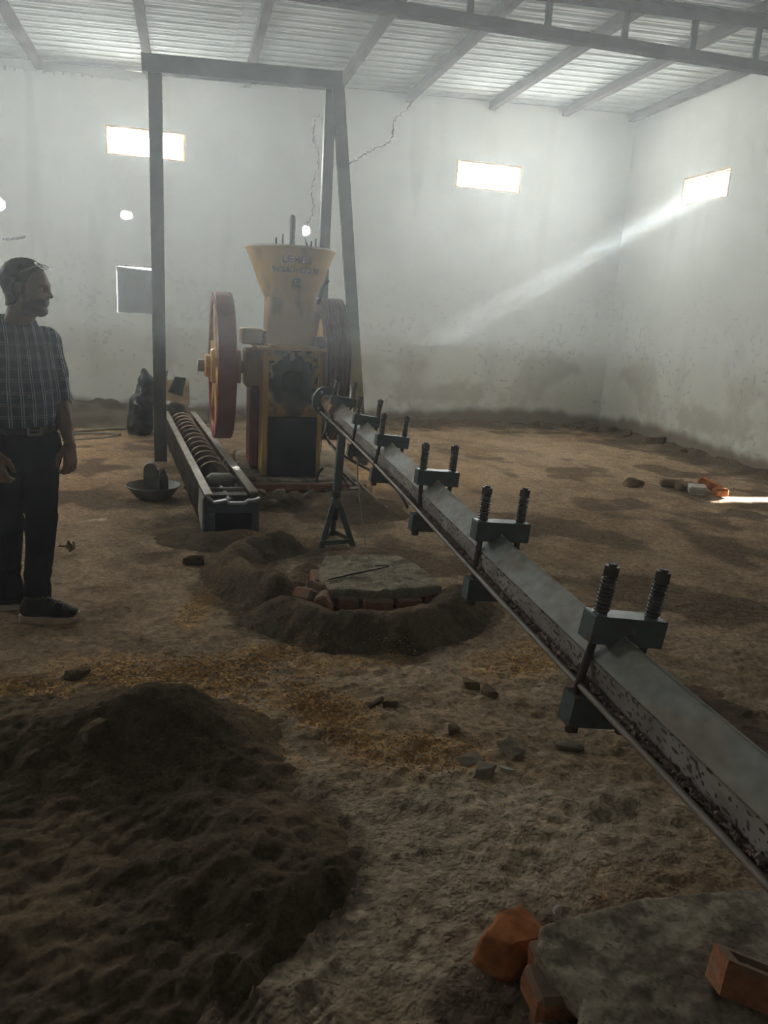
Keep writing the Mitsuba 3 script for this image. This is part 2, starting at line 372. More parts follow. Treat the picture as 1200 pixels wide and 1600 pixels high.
gx = ramp(XL, XR, 0.06, [(-1.3, 1.9, 0.0125), (1.9, 3.2, 0.03)]); gy = ramp(YF, YB, 0.06, [(0.7, 3.2, 0.0115), (3.2, 5.4, 0.018), (5.4, 7.0, 0.035)])
GX, GY = np.meshgrid(gx, gy, indexing='ij')

def seg_dr(x, y, a, b):
    dx, dy = b[0] - a[0], b[1] - a[1]
    t = dr.clip(((x - a[0]) * dx + (y - a[1]) * dy) / (dx * dx + dy * dy), 0, 1)
    return dr.sqrt(dr.square(x - a[0] - t * dx) + dr.square(y - a[1] - t * dy))
def soil_color(p, n, uv):
    big = fbm(p.x * 0.9, p.y * 0.9, 2.0, 3); med = fbm(p.x * 5, p.y * 5, 4.0, 3); fine = noise(p.x * 70, p.y * 70, 1.0)
    c = mix((0.18, 0.127, 0.083), (0.275, 0.203, 0.138), smoothstep(0.3, 0.7, 0.5 * big + 0.5 * med))
    dust = smoothstep(0.48, 0.68, fbm(p.x * 1.6, p.y * 1.6, 7.0, 4)) * smoothstep(4.0, 2.6, p.y)
    c = mix(c, (0.285, 0.235, 0.178), 0.75 * dust)
    c = mix(c, (0.30, 0.19, 0.11), 0.6 * smoothstep(-0.2, -1.0, p.x) * smoothstep(4.5, 6.5, p.y))
    c = mix(c, (0.085, 0.062, 0.045), 0.8 * smoothstep(0.56, 0.7, fbm(p.x * 2.3, p.y * 2.3, 12.0, 3)))
    d = mi.Float(9)
    for a, b, w in OCHRE: d = dr.minimum(d, seg_dr(p.x, p.y, a, b) / w)
    och = smoothstep(1.5, 0.4, d + 1.2 * (fbm(p.x * 7, p.y * 7, 3.0, 3) - 0.5))
    c = mix(c, (0.36, 0.215, 0.095), och * smoothstep(0.35, 0.6, noise(p.x * 90, p.y * 90, 5.0)) * 0.9)
    dk = smoothstep(1.0, 0.0, seg_dr(p.x, p.y, (0.0, 5.3), (0.9, 4.7)) / 0.5 + 0.8 * (med - 0.5))
    c = mix(c, (0.055, 0.043, 0.033), 0.75 * dk)
    hz_ = dr.maximum(dr.sqrt(dr.square((p.x + 0.52) / 1.02) + dr.square((p.y - 1.95) / 1.03)), 0.98 + 1.8 * ((p.x - 0.26) * 0.74 - (p.y - 1.635) * 0.67)); hz2 = dr.minimum(dr.minimum(seg_dr(p.x, p.y, (0.46, 3.66), (0.98, 3.36)), seg_dr(p.x, p.y, (0.98, 3.36), (1.42, 3.72))), seg_dr(p.x, p.y, (0.3, 4.1), (0.33, 4.7))) / 0.28
    hz3 = dr.sqrt(dr.square((p.x - 0.22) / 0.33) + dr.square((p.y - 1.9) / 0.26))
    hd = dr.minimum(dr.minimum(hz_, hz3), hz2) + 0.5 * (fbm(p.x * 6, p.y * 6, 1.0, 4) - 0.5)
    c = mix(c, (0.095, 0.071, 0.05), 0.8 * smoothstep(1.08, 0.88, hd))
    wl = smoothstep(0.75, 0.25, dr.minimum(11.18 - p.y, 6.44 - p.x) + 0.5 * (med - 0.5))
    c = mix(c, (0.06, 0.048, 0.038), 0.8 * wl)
    grit = fbm(p.x * 130, p.y * 130, 3.0, 2); crumb = noise(p.x * 38, p.y * 38, 6.0)
    c = c * (0.62 + 0.6 * fine + 0.65 * grit) * (0.82 + 0.4 * crumb)
    sp = smoothstep(0.80, 0.90, noise(p.x * 95, p.y * 95, 9.0))
    return mix(c, (0.32, 0.27, 0.21), 0.4 * sp)
def soil_bump(p, n, uv): return 0.010 * fbm(p.x * 30, p.y * 30, 0.0, 3) + 0.003 * noise(p.x * 150, p.y * 150, 0.0)
dull('soil', soil_color, soil_bump, 2e-3)
def pile_color(p, n, uv):
    c = mix((0.078, 0.059, 0.041), (0.128, 0.097, 0.067), fbm(p.x * 6, p.y * 6, p.z * 6, 3))
    c = mix(c, (0.17, 0.125, 0.083), 0.75 * smoothstep(0.5, 0.7, fbm(p.x * 3, p.y * 3, 5.0, 3)))
    c = c * (0.4 + 0.8 * fbm(p.x * 110, p.y * 110, p.z * 110, 2) + 0.4 * noise(p.x * 30, p.y * 30, p.z * 30))
    return mix(c, (0.22, 0.17, 0.12), 0.6 * smoothstep(0.86, 0.93, noise(p.x * 120, p.y * 120, p.z * 120)))
def pile_bump(p, n, uv): return 0.008 * fbm(p.x * 35, p.y * 35, p.z * 35, 3)
dull('dark_dirt', pile_color, pile_bump, 2e-3)
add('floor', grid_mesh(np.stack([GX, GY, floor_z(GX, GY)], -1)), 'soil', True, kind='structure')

# ------------------------------------------------------------------ heaps of dark dirt
def heap(hfun, x0, x1, y0, y1, d, label, mat_='dark_dirt'):
    X, Y = np.meshgrid(np.arange(x0, x1, d), np.arange(y0, y1, d), indexing='ij')
    h = hfun(X, Y); z = floor_z(X, Y)
    z = np.where(h > 0, z + h, z + np.maximum(h, -0.12))
    m = grid_mesh(np.stack([X, Y, z], -1)); keep = (h > -0.05).reshape(-1)[m.faces].any(1); m.update_faces(keep); m.remove_unreferenced_vertices()
    return add('dirt_heap', m, mat_, True, label=label, cat='dirt heap')
def G(x, y, cx, cy, sx, sy): return np.exp(-(((x - cx) / sx) ** 2 + ((y - cy) / sy) ** 2))
def crest(x, y, pts, w):
    d = 9.0
    for a, b in zip(pts[:-1], pts[1:]): d = np.minimum(d, seg_np(x, y, a, b))
    return np.exp(-(d / w) ** 2)
def h_front(x, y):
    e = np.minimum(1, np.maximum(0, 1.25 - np.hypot((x + 0.55) / 0.87, (y - 1.95) / 0.98)) * 2.2)
    e = e * np.clip(1 - (((x - 0.26) * 0.74 - (y - 1.635) * 0.67) + 0.25 * n3(x, y, 4, 3, 26)) / 0.16, 0, 1)
    e2 = np.maximum(G(x, y, 0.22, 1.9, 0.26, 0.22), 0)
    z = 0.16 * G(x, y, -0.1, 2.62, 0.34, 0.2) + 0.05 * G(x, y, -0.5, 2.5, 0.3, 0.25) + 0.05 * e + 0.05 * e2
    z = z + np.clip(e + e2, 0, 1) * (0.14 * n3(x, y, 3.0, 3, 21) + 0.06 * n3(x, y, 8, 3, 22) + 0.03) + 0.022 * n3(x, y, 22, 3, 24) + 0.014 * n3(x, y, 50, 2, 23)
    return z - 0.042
heap(h_front, -1.7, 0.85, 0.85, 3.1, 0.0115, 'broad lumpy heap of dark trampled dirt spread across the near floor')
def h_ring(x, y):
    z = 0.15 * crest(x, y, [(1.42, 3.72), (1.28, 3.5), (0.98, 3.36), (0.66, 3.42), (0.46, 3.66)], 0.145)
    return z + 0.045 * n3(x, y, 8, 3, 31) * np.minimum(1, z * 20) + 0.014 * n3(x, y, 40, 2, 33) - 0.022
heap(h_ring, 0.1, 1.85, 2.95, 4.05, 0.0125, 'crescent-shaped bank of dark dirt curving around the brick edge of the mortar slab')
def h_pit(x, y):
    z = 0.145 * crest(x, y, [(0.46, 3.86), (0.3, 4.1), (0.24, 4.4), (0.33, 4.7), (0.6, 4.86)], 0.13) + 0.05 * crest(x, y, [(0.46, 3.86), (0.58, 4.1), (0.7, 4.45)], 0.08)
    return z + 0.045 * n3(x, y, 8, 3, 41) * np.minimum(1, z * 20) + 0.014 * n3(x, y, 40, 2, 43) - 0.022
heap(h_pit, -0.05, 1.0, 3.6, 5.15, 0.014, 'dark dirt heap with a hollow in it, left of the mortar slab')
def h_mouth(x, y):
    z = 0.10 * G(x, y, 0.35, 5.02, 0.28, 0.16) + 0.05 * G(x, y, 0.02, 5.25, 0.25, 0.3)
    return z + 0.03 * n3(x, y, 8, 3, 51) - 0.02
heap(h_mouth, -0.5, 1.0, 4.6, 5.8, 0.02, 'low spill of black dirt under the open mouth of the screw conveyor')
def h_back(x, y):
    z = 0.16 * G(x, y, 1.3, 5.9, 0.35, 0.35) + 0.09 * G(x, y, 0.75, 6.05, 0.4, 0.2)
    return z + 0.07 * n3(x, y, 5, 3, 61) - 0.03
heap(h_back, 0.2, 2.1, 5.2, 6.6, 0.022, 'low mound of crumbly dirt and rubble in front of the press plinth')
def h_right(x, y):
    z = 0.04 * G(x, y, 2.0, 2.35, 0.35, 0.4)
    return z + 0.05 * n3(x, y, 4, 3, 71) * np.minimum(1, z * 40) + 0.008 * n3(x, y, 40, 2, 72) - 0.012
heap(h_right, 1.2, 2.9, 1.5, 3.2, 0.016, 'thin dark patch of dirt lying beyond the near end of the briquette rail')
def h_wall(x, y):
    z = 0.20 * np.exp(-((y - 11.0) / 0.75) ** 2) * np.clip((0.4 - x) / 0.8, 0, 1)
    return z + 0.06 * n3(x, y, 3, 3, 81) * np.minimum(1, z * 20) - 0.03
heap(h_wall, -3.2, 0.5, 9.6, 11.17, 0.04, 'long low bank of greyish dirt piled along the foot of the back wall', dull('bank_dirt', mottled((0.10, 0.085, 0.07), (0.17, 0.145, 0.115), 3.0)))

# ochre sawdust flakes and pale crumbs strewn on the floor (real chips, uncountable)
def chips(key, pts, size, mat_, label, cat=None):
    n = len(pts); base = np.array([[1, 0, 0], [-0.5, 0.6, 0], [-0.5, -0.6, 0], [0, 0, 0.7]], float)
    tri = np.array([[0, 1, 3], [1, 2, 3], [2, 0, 3]])
    a = rng.random(n) * 2 * np.pi; s = size * (0.5 + rng.random(n)); sz = s * (0.4 + 0.6 * rng.random(n))
    v = base[None] * np.stack([s, s, sz], 1)[:, None]; c, q = np.cos(a), np.sin(a)
    x = v[..., 0] * c[:, None] - v[..., 1] * q[:, None]; y = v[..., 0] * q[:, None] + v[..., 1] * c[:, None]
    v = np.stack([x, y, v[..., 2]], -1) + pts[:, None]
    f = (tri[None] + 4 * np.arange(n)[:, None, None]).reshape(-1, 3)
    add(key, trimesh.Trimesh(v.reshape(-1, 3), f, process=False), mat_, label=label, cat=cat, kind='stuff')
pts = []
for a, b, w in OCHRE:
    L = math.hypot(b[0] - a[0], b[1] - a[1]); n = int(24000 * w * (L + w))
    t = rng.random(n); x = a[0] + t * (b[0] - a[0]) + rng.normal(0, w * 0.55, n); y = a[1] + t * (b[1] - a[1]) + rng.normal(0, w * 0.55, n)
    keep = n3(x, y, 6.0, 3, 91) + 0.12 * rng.normal(0, 1, n) > -0.02; pts.append(np.stack([x, y], 1)[keep])
pts = np.concatenate(pts); top = floor_z(pts[:, 0], pts[:, 1])
for hf in (h_front, h_ring, h_pit, h_mouth): top = top + np.maximum(hf(pts[:, 0], pts[:, 1]), 0)
dull('ochre_chip', mottled((0.34, 0.19, 0.075), (0.46, 0.29, 0.13), 60.0))
chips('sawdust_flakes', np.column_stack([pts, top]), 0.006, 'ochre_chip', 'ochre sawdust flakes strewn in drifts over the middle of the floor', 'sawdust')
n = 2000; x = rng.uniform(-1.2, 2.4, n); y = 0.9 + 4.2 * rng.random(n) ** 1.3; top = floor_z(x, y)
for hf in (h_front, h_ring, h_pit): top = top + np.maximum(hf(x, y), 0)
dull('pale_crumb', mottled((0.12, 0.09, 0.065), (0.25, 0.2, 0.15), 30.0))
chips('floor__crumbs', np.column_stack([x, y, top]), 0.0038, 'pale_crumb', 'small brown crumbs of soil')

# ------------------------------------------------------------------ brickwork
def brick_color(p, n, uv):
    c = mix((0.26, 0.105, 0.06), (0.37, 0.175, 0.10), fbm(p.x * 14, p.y * 14, p.z * 14, 3))
    c = c * (0.7 + 0.6 * fbm(p.x * 90, p.y * 90, p.z * 90, 2))
    return mix(c, (0.21, 0.18, 0.145), dr.maximum(0.75 * smoothstep(0.5, 0.68, fbm(p.x * 9, p.y * 9, p.z * 9 + 4, 3)), 0.75 * smoothstep(0.35, 0.85, n.z)))
dull('brick_red', brick_color, lambda p, n, uv: 0.004 * fbm(p.x * 60, p.y * 60, p.z * 60, 2))
def mortar_color(p, n, uv):
    c = mix((0.22, 0.185, 0.14), (0.35, 0.30, 0.23), fbm(p.x * 5, p.y * 5, p.z * 5, 4))
    c = mix(c, (0.10, 0.08, 0.06), 0.6 * smoothstep(0.5, 0.7, fbm(p.x * 11, p.y * 11, 3.0, 4)))
    c = c * (0.45 + 0.7 * fbm(p.x * 120, p.y * 120, p.z * 120, 2) + 0.4 * fbm(p.x * 28, p.y * 40, p.z * 28, 3))
    return mix(c, (0.08, 0.065, 0.05), 0.5 * smoothstep(0.70, 0.85, noise(p.x * 130, p.y * 130, p.z * 130)))
dull('mortar', mortar_color, lambda p, n, uv: 0.012 * fbm(p.x * 18, p.y * 18, p.z * 18, 3))
def rough_brick(l, w, h, seed, chip=0.012):
    m = box(-l / 2, l / 2, -w / 2, w / 2, -h / 2, h / 2, chip)
    m = m.subdivide().subdivide(); m.merge_vertices(); v = m.vertices
    m.vertices = v + 0.010 * (np.stack([meshkit.fbm(v * 22 + seed * 3.1 + k * 9, 2, seed) for k in range(3)], -1) - 0.5); return m
def slab_cap(poly, z0, z1, d, seed, amp):
    """a rough mortar cap: bumpy top over the polygon, crumbled edge."""
    g = sg.Polygon(poly); x0, y0, x1, y1 = g.bounds; lo = (x0 - 0.03, y0 - 0.03, z0 - 0.03); S = Sdf(lo, (x1 + 0.03, y1 + 0.03, z1 + 0.05), d)
    import shapely
    X, Y = S.axes[0], S.axes[1]; XX, YY = np.meshgrid(X, Y, indexing='ij'); P = shapely.points(XX.ravel(), YY.ravel())
    sd = np.where(shapely.contains(g, P), -1, 1) * shapely.distance(g.exterior, P); sd = sd.reshape(XX.shape) + 0.03 * n3(XX, YY, 12, 3, seed)
    Z = S.axes[2]; topz = z1 + amp * n3(XX, YY, 5, 4, seed + 1) + 0.45 * amp * n3(XX, YY, 28, 3, seed + 2)
    dz = np.maximum(Z[None, None] - topz[..., None], z0 - Z[None, None]); q = np.stack(np.broadcast_arrays(sd[..., None] + 0.012, dz + 0.012), -1)
    S.F = np.linalg.norm(np.maximum(q, 0), axis=-1) + np.minimum(q.max(-1), 0) - 0.012
    return S.mesh()
cz = 0.02
K = 'mortar_platform'
add(K + '__mortar_cap', slab_cap([(0.70, 3.70), (0.93, 3.655), (1.16, 3.66), (1.33, 3.73), (1.30, 4.05), (1.22, 4.25), (0.98, 4.3), (0.78, 4.27), (0.70, 4.0)], 0.075, 0.135, 0.008, 5, 0.045), 'mortar', True)
for i, (x, y, z, rz, w) in enumerate([(0.80, 3.70, 0.066, 4, 0.11), (0.955, 3.665, 0.06, -3, 0.16), (1.125, 3.67, 0.058, 2, 0.13), (1.265, 3.745, 0.066, 24, 0.12), (1.30, 3.90, 0.062, 85, 0.2), (0.735, 3.83, 0.06, 92, 0.2),
                                      (0.72, 4.05, 0.06, 88, 0.2), (1.28, 4.1, 0.05, 84, 0.2), (0.86, 3.71, 0.0, 2, 0.2), (1.07, 3.68, -0.008, -2, 0.2)]):
    add(K + '__brick', mov(rough_brick(w, 0.1, 0.07, i), (x, y, z), rz), 'brick_red', 30)
add(K + '__core', box(0.78, 1.24, 3.74, 4.18, -0.02, 0.1), 'mortar')
say(K, 'rough mortar-topped brick platform with broken edge in the middle of the floor', 'platform')
for i, (x, y, z, r_, lab) in enumerate([(0.655, 3.80, 0.10, (12, 20, 65), 'loose orange brick leaning on the left side of the mortar platform, uppermost of three'),
                                        (0.60, 3.735, 0.085, (35, 10, 120), 'loose brick half buried in dirt at the left corner of the mortar platform'),
                                        (0.668, 3.635, 0.085, (60, 5, 75), 'loose brick standing on end in front of the left corner of the mortar platform')]):
    add('loose_brick', mov(rough_brick(0.15, 0.1, 0.07, 40 + i), (x, y, z), r_[2], r_[0], r_[1]), 'brick_red', 30, label=lab, cat='brick')

K = 'brick_plinth'
add(K + '__mortar_cap', slab_cap([(0.735, 1.27), (0.775, 1.33), (0.9, 1.35), (1.05, 1.37), (1.25, 1.365), (1.55, 1.33), (1.6, 0.8), (0.74, 0.78), (0.745, 1.08), (0.775, 1.13)], 0.115, 0.175, 0.006, 15, 0.03), 'mortar', True)
for i, (x, y, z, rz, w) in enumerate([(0.755, 1.22, 0.105, 88, 0.11), (0.80, 1.03, 0.09, 92, 0.2), (0.78, 1.16, 0.03, 90, 0.2), (0.80, 0.87, 0.08, 88, 0.2), (0.86, 1.31, 0.09, 5, 0.2), (1.08, 1.32, 0.085, 3, 0.2), (1.3, 1.31, 0.09, -3, 0.2)]):
    add(K + '__brick', mov(rough_brick(w, 0.1, 0.075, 20 + i), (x, y, z), rz), 'brick_red', 30)
add(K + '__core', box(0.83, 1.5, 0.82, 1.29, -0.02, 0.14), 'mortar')
say(K, 'dusty mortar-capped brick plinth standing nearest the camera under the rail', 'plinth')
def frog_brick():
    b = m3.Manifold.cube([0.15, 0.1, 0.07], True); 
    cutv = m3.Manifold.hull_points(np.array([(sx * a, sy * b_, z) for sx in (-1, 1) for sy in (-1, 1) for a, b_, z in ((0.05, 0.03, 0.036), (0.036, 0.018, 0.012))]))
    bar = m3.Manifold.cube([0.012, 0.05, 0.03], True).translate([-0.012, 0, 0.01]); b = b - cutv + bar
    m = b.to_mesh(); return trimesh.Trimesh(np.array(m.vert_properties[:, :3]), np.array(m.tri_verts), process=False)
add('frogged_brick', mov(frog_brick(), (1.12, 1.06, 0.222), -28, -24, 12), 'brick_red', label='red brick with a hollow frog lying tilted on the nearest plinth', cat='brick')
add('broken_brick', mov(shard((0.085, 0.06, 0.06), 58, 40, 0.02), (0.765, 1.43, 0.025), 35, 10, 6), dull('brick_orange', mottled((0.26, 0.10, 0.045), (0.44, 0.17, 0.07), 22.0, 0.3, 0.7)), 30, label='bright orange-red broken brick chunk on the ground beside the nearest plinth', cat='brick')
add('white_pebble', mov(rock((0.011, 0.009, 0.014), 3), (0.83, 1.355, 0.185)), dull('pale_stone', (0.5, 0.47, 0.42)), True, label='tiny white pebble upright on the back edge of the nearest plinth', cat='pebble')
add('mortar_lump', mov(shard((0.05, 0.09, 0.05), 9), (0.735, 1.10, 0.04)), 'mortar', True, label='grey mortar lump fallen against the left side of the nearest plinth', cat='mortar lump')

# bricks by the right wall, one end in the sun patch
RB = [((4.80, 6.745, 0.045), (0.24, 0.11, 0.07), (-22, 0, 0), 'dull brown brick, leftmost of the row of bricks by the right wall'),
      ((4.83, 6.55, 0.045), (0.2, 0.13, 0.08), (-8, 8, 0), 'dusty brown brick, second in the row by the right wall'),
      ((4.86, 6.42, 0.05), (0.17, 0.12, 0.08), (-25, 15, 0), 'pale rough stone, third in the row by the right wall'),
      ((5.08, 6.50, 0.065), (0.26, 0.11, 0.075), (-62, 0, 18), 'long orange brick leaning on its neighbours in the row by the right wall'),
      ((5.02, 6.28, 0.05), (0.13, 0.11, 0.075), (-12, 0, 0), 'sunlit orange brick end, last of the row by the bright floor patch')]
for i, (c, s, r_, lab) in enumerate(RB):
    add('wall_side_brick', mov(rough_brick(*s, 60 + i, 0.016), (c[0], c[1], c[2] + fz(c[0], c[1])), *r_), 'brick_orange' if i > 2 else 'pale_stone' if i == 2 else dull('brick_brown', mottled((0.15, 0.11, 0.08), (0.24, 0.18, 0.13), 12.0)), 30, label=lab, cat='stone' if i == 2 else 'brick')
add('lone_stone', mov(shard((0.10, 0.07, 0.065), 71), (4.36, 6.74, 0.035)), 'brick_brown', True, label='lone brown stone left of the bricks by the right wall', cat='stone')

# clods and flakes on the floor
CL = [(0.029, 4.612, (0.055, 0.035, 0.035), 'dark_dirt', 'dark square clod left of the pitted heap'), (-0.449, 3.112, (0.05, 0.03, 0.02), 'dark_dirt', 'small black clod behind the big near heap'),
      (1.171, 2.827, (0.035, 0.03, 0.022), 'clod', 'brown clod beyond the middle floor, left of another clod'), (1.222, 2.733, (0.033, 0.026, 0.022), 'clod', 'square brown clod near the rail, beside a darker clod'),
      (1.373, 2.307, (0.045, 0.025, 0.012), 'flake', 'flat pale flake of dried mud lying right of the rail shadow'), (0.971, 2.282, (0.042, 0.035, 0.014), 'flake', 'flat grey mud flake, left one of the cluster on the near floor'),
      (0.99, 2.19, (0.04, 0.03, 0.014), 'flake', 'thick grey mud flake nearest the camera in the cluster'), (1.147, 2.32, (0.05, 0.03, 0.02), 'flake', 'large curled mud flake on the right of the cluster'),
      (1.085, 2.204, (0.024, 0.02, 0.014), 'pale_stone', 'white chip of plaster among the mud flakes'), (0.786, 2.71, (0.03, 0.02, 0.012), 'clod', 'little dark clod on the bare middle floor'),
      (0.74, 2.74, (0.045, 0.012, 0.01), 'clod', 'thin dark twig-like crust on the bare middle floor'), (0.973, 2.47, (0.025, 0.02, 0.014), 'clod', 'round brown clod behind the mud flakes')]
dull('clod', mottled((0.10, 0.075, 0.052), (0.17, 0.13, 0.09), 20.0)); dull('flake', mottled((0.16, 0.135, 0.105), (0.25, 0.215, 0.17), 14.0))
for i, (x, y, s, m_, lab) in enumerate(CL):
    add('mud_flake' if m_ == 'flake' else 'plaster_chip' if m_ == 'pale_stone' else 'dirt_clod', mov(shard(np.array(s) * 1.15, 90 + i), (x, y, fz(x, y) + s[2] * 0.3), 40 * i), m_, 25, label=lab, cat='mud flake' if m_ == 'flake' else 'plaster chip' if m_ == 'pale_stone' else 'clod')
add('heap_stone', mov(shard((0.05, 0.04, 0.035), 33), (-0.30, 2.44, fz(-0.3, 2.44) + float(h_front(np.array([-0.3]), np.array([2.44]))[0]) + 0.01), 30), 'clod', 25, label='blunt brown stone lying on top of the big near heap', cat='stone')

# ------------------------------------------------------------------ steel and paint
def yellow_color(p, n, uv):
    c = mix((0.50, 0.29, 0.075), (0.60, 0.37, 0.105), fbm(p.x * 4, p.y * 4, p.z * 4, 3))
    c = mix(c, (0.24, 0.17, 0.10), 0.6 * smoothstep(0.55, 0.72, fbm(p.x * 7, p.y * 7, p.z * 2.5, 3)))
    low = smoothstep(0.35, 0.1, p.z); return mix(c, (0.2, 0.14, 0.085), 0.6 * low)
mat('yellow_paint', yellow_color, 0.42, 0.0, 0.45)
def front_color(p, n, uv):
    c = yellow_color(p, n, uv); r = dr.sqrt(dr.square((p.x - 0.872) / 1.0) + dr.square((p.z - 0.945) / 1.15))
    w = fbm(p.x * 16, p.z * 16, 2.0, 4)
    c = mix(c, (0.2, 0.165, 0.125), smoothstep(0.30, 0.17, r + 0.14 * (w - 0.5)) * 0.85)
    c = mix(c, (0.016, 0.017, 0.018), smoothstep(0.205, 0.165, r + 0.13 * (w - 0.5)))
    sp = smoothstep(0.60, 0.68, noise(p.x * 30, p.z * 30, 6.0)) * smoothstep(0.34, 0.2, r)
    c = mix(c, (0.02, 0.02, 0.02), sp)
    dn = smoothstep(0.10, 0.05, dr.abs(p.x - 0.87) + 0.1 * (w - 0.5)) * smoothstep(0.9, 0.7, p.z)
    c = mix(c, (0.09, 0.075, 0.06), 0.8 * dn)
    return mix(c, (0.12, 0.085, 0.055), 0.55 * smoothstep(0.78, 0.64, p.z + 0.1 * (w - 0.5)))
mat('burnt_yellow_paint', front_color, 0.5, 0.0, 0.4)
mat('dark_red_paint', mottled((0.20, 0.045, 0.04), (0.27, 0.065, 0.05), 5.0), 0.36, 0.0, 0.5)
dull('black_sheet', mottled((0.010, 0.013, 0.014), (0.018, 0.022, 0.023), 3.0))
dull('soot', (0.010, 0.010, 0.010))
mat('teal_paint', mottled((0.055, 0.085, 0.09), (0.085, 0.12, 0.122), 6.0, speck=(0.10, 0.085, 0.07)), 0.42, 0.0, 0.5)
mat('rusty_rod', mottled((0.045, 0.035, 0.03), (0.08, 0.055, 0.042), 30.0), 0.5, 0.4, 0.5)
mat('spring_steel', mottled((0.06, 0.055, 0.05), (0.10, 0.09, 0.08), 30.0), 0.4, 0.5, 0.5)
def rail_color(p, n, uv):
    c = mix((0.24, 0.245, 0.225), (0.33, 0.325, 0.29), fbm(p.x * 5, p.y * 5, p.z * 5, 4))
    c = mix(c, (0.25, 0.18, 0.12), 0.6 * smoothstep(0.52, 0.68, fbm(p.x * 8, p.y * 8, p.z * 8 + 3, 3)))
    c = mix(c, (0.24, 0.29, 0.29), 0.5 * smoothstep(0.5, 0.7, fbm(p.x * 6 + 9, p.y * 4, p.z * 6, 3)))
    return c * (0.7 + 0.6 * fbm(p.x * 60, p.y * 45, p.z * 60, 3))
mat('worn_rail_steel', rail_color, 0.62, 0.1, 0.4)
mat('brown_rail_steel', mottled((0.19, 0.155, 0.13), (0.27, 0.235, 0.2), 9.0), 0.55, 0.1, 0.5)
mat('polished_steel', mottled((0.32, 0.28, 0.235), (0.42, 0.38, 0.33), 8.0), 0.3, 0.35, 0.5)
mat('dirty_iron', mottled((0.055, 0.047, 0.04), (0.10, 0.085, 0.068), 10.0), 0.7)
mat('blue_paint', mottled((0.045, 0.065, 0.11), (0.07, 0.09, 0.14), 7.0, speck=(0.12, 0.12, 0.12)), 0.5)
mat('bright_edge', (0.42, 0.43, 0.42), 0.4, 0.3)
mat('cream_paint', mottled((0.58, 0.50, 0.38), (0.68, 0.60, 0.46), 6.0), 0.4)

# ------------------------------------------------------------------ the steel gantry over the press
K = 'steel_gantry'; gy0 = 7.95
def channel(a, b, w, d, t, up, mirror=1):
    """C-shaped section from a to b."""
    g = sg.box(-w / 2, -d / 2, w / 2, d / 2).difference(sg.box(-w / 2 + t, -d / 2 + t, w / 2 - t, d))
    a, b, up = V(*a), V(*b), V(*up); L = np.linalg.norm(b - a); z = (b - a) / L; x = np.cross(up, z); x /= np.linalg.norm(x); y = np.cross(z, x)
    m = trimesh.creation.extrude_polygon(g, L, engine='earcut'); M = np.eye(4); M[:3, 0], M[:3, 1], M[:3, 2], M[:3, 3] = x, y, z, a; m.apply_transform(M); return m
add(K + '__post', channel((-0.262, gy0, -0.05), (-0.262, gy0, 3.56), 0.118, 0.10, 0.012, (0, 1, 0)), 'grey_steel')
add(K + '__post', channel((1.315, gy0 + 0.02, -0.05), (1.335, gy0 + 0.02, 3.62), 0.10, 0.09, 0.012, (0, 1, 0)), 'grey_steel')
add(K + '__brace', channel((1.80, gy0 - 0.09, -0.05), (1.385, gy0 - 0.09, 3.60), 0.115, 0.05, 0.012, (0, 1, 0)), 'grey_steel')
add(K + '__beam', channel((-0.375, gy0 - 0.02, 3.585), (1.43, gy0 - 0.02, 3.655), 0.145, 0.12, 0.014, (0, 1, 0)), 'grey_steel')
say(K, 'grey steel gantry with upright posts, slanting brace and cross beam over the yellow press', 'gantry')

K = 'roof_truss'; ty0 = 7.0
add(K + '__bottom_chord', cat_([box(0.2, XR + 0.1, ty0 - 0.05, ty0 + 0.05, 3.955, 3.967), box(0.2, XR + 0.1, ty0 - 0.006, ty0 + 0.006, 3.967, 4.06)]), 'purlin_steel')
tz = lambda x: roof_z(x) - 0.16
add(K + '__top_chord', cat_([beam((0.2, ty0, tz(0.2)), (XR + 0.1, ty0, tz(XR + 0.1)), 0.1, 0.012), beam((0.2, ty0, tz(0.2) - 0.05), (XR + 0.1, ty0, tz(XR + 0.1) - 0.05), 0.012, 0.1)]), 'purlin_steel')
for x in (0.6, 1.65, 2.35, 3.07, 3.82, 4.52, 5.2, 5.9): add(K + '__web_bar', box(x - 0.03, x + 0.03, ty0 + 0.006, ty0 + 0.03, 4.0, tz(x)), 'grey_steel')
say(K, 'dark brown steel roof truss with short upright webs under the roof sheets', 'roof truss')

# shutter in the low opening of the back wall
K = 'window_4'
pr = []; 
add(K + '__shutter', cat_([box(-0.885 + 0.0745 * i, -0.885 + 0.0745 * (i + 1) + 0.002, YB + 0.03 + 0.012 * (i % 2), YB + 0.045 + 0.012 * (i % 2), 1.405 - 0.006 * (i < 3), 1.98 - 0.004 * i) for i in range(8)]), dull('shutter_dark', (0.03, 0.034, 0.036)))
add(K + '__frame', prism(sg.box(-0.91, 1.385, -0.273, 2.02).difference(sg.box(-0.885, 1.405, -0.298, 1.995)), 0.03, 'y', YB + 0.06), 'grey_steel')
say(K, kind='structure')

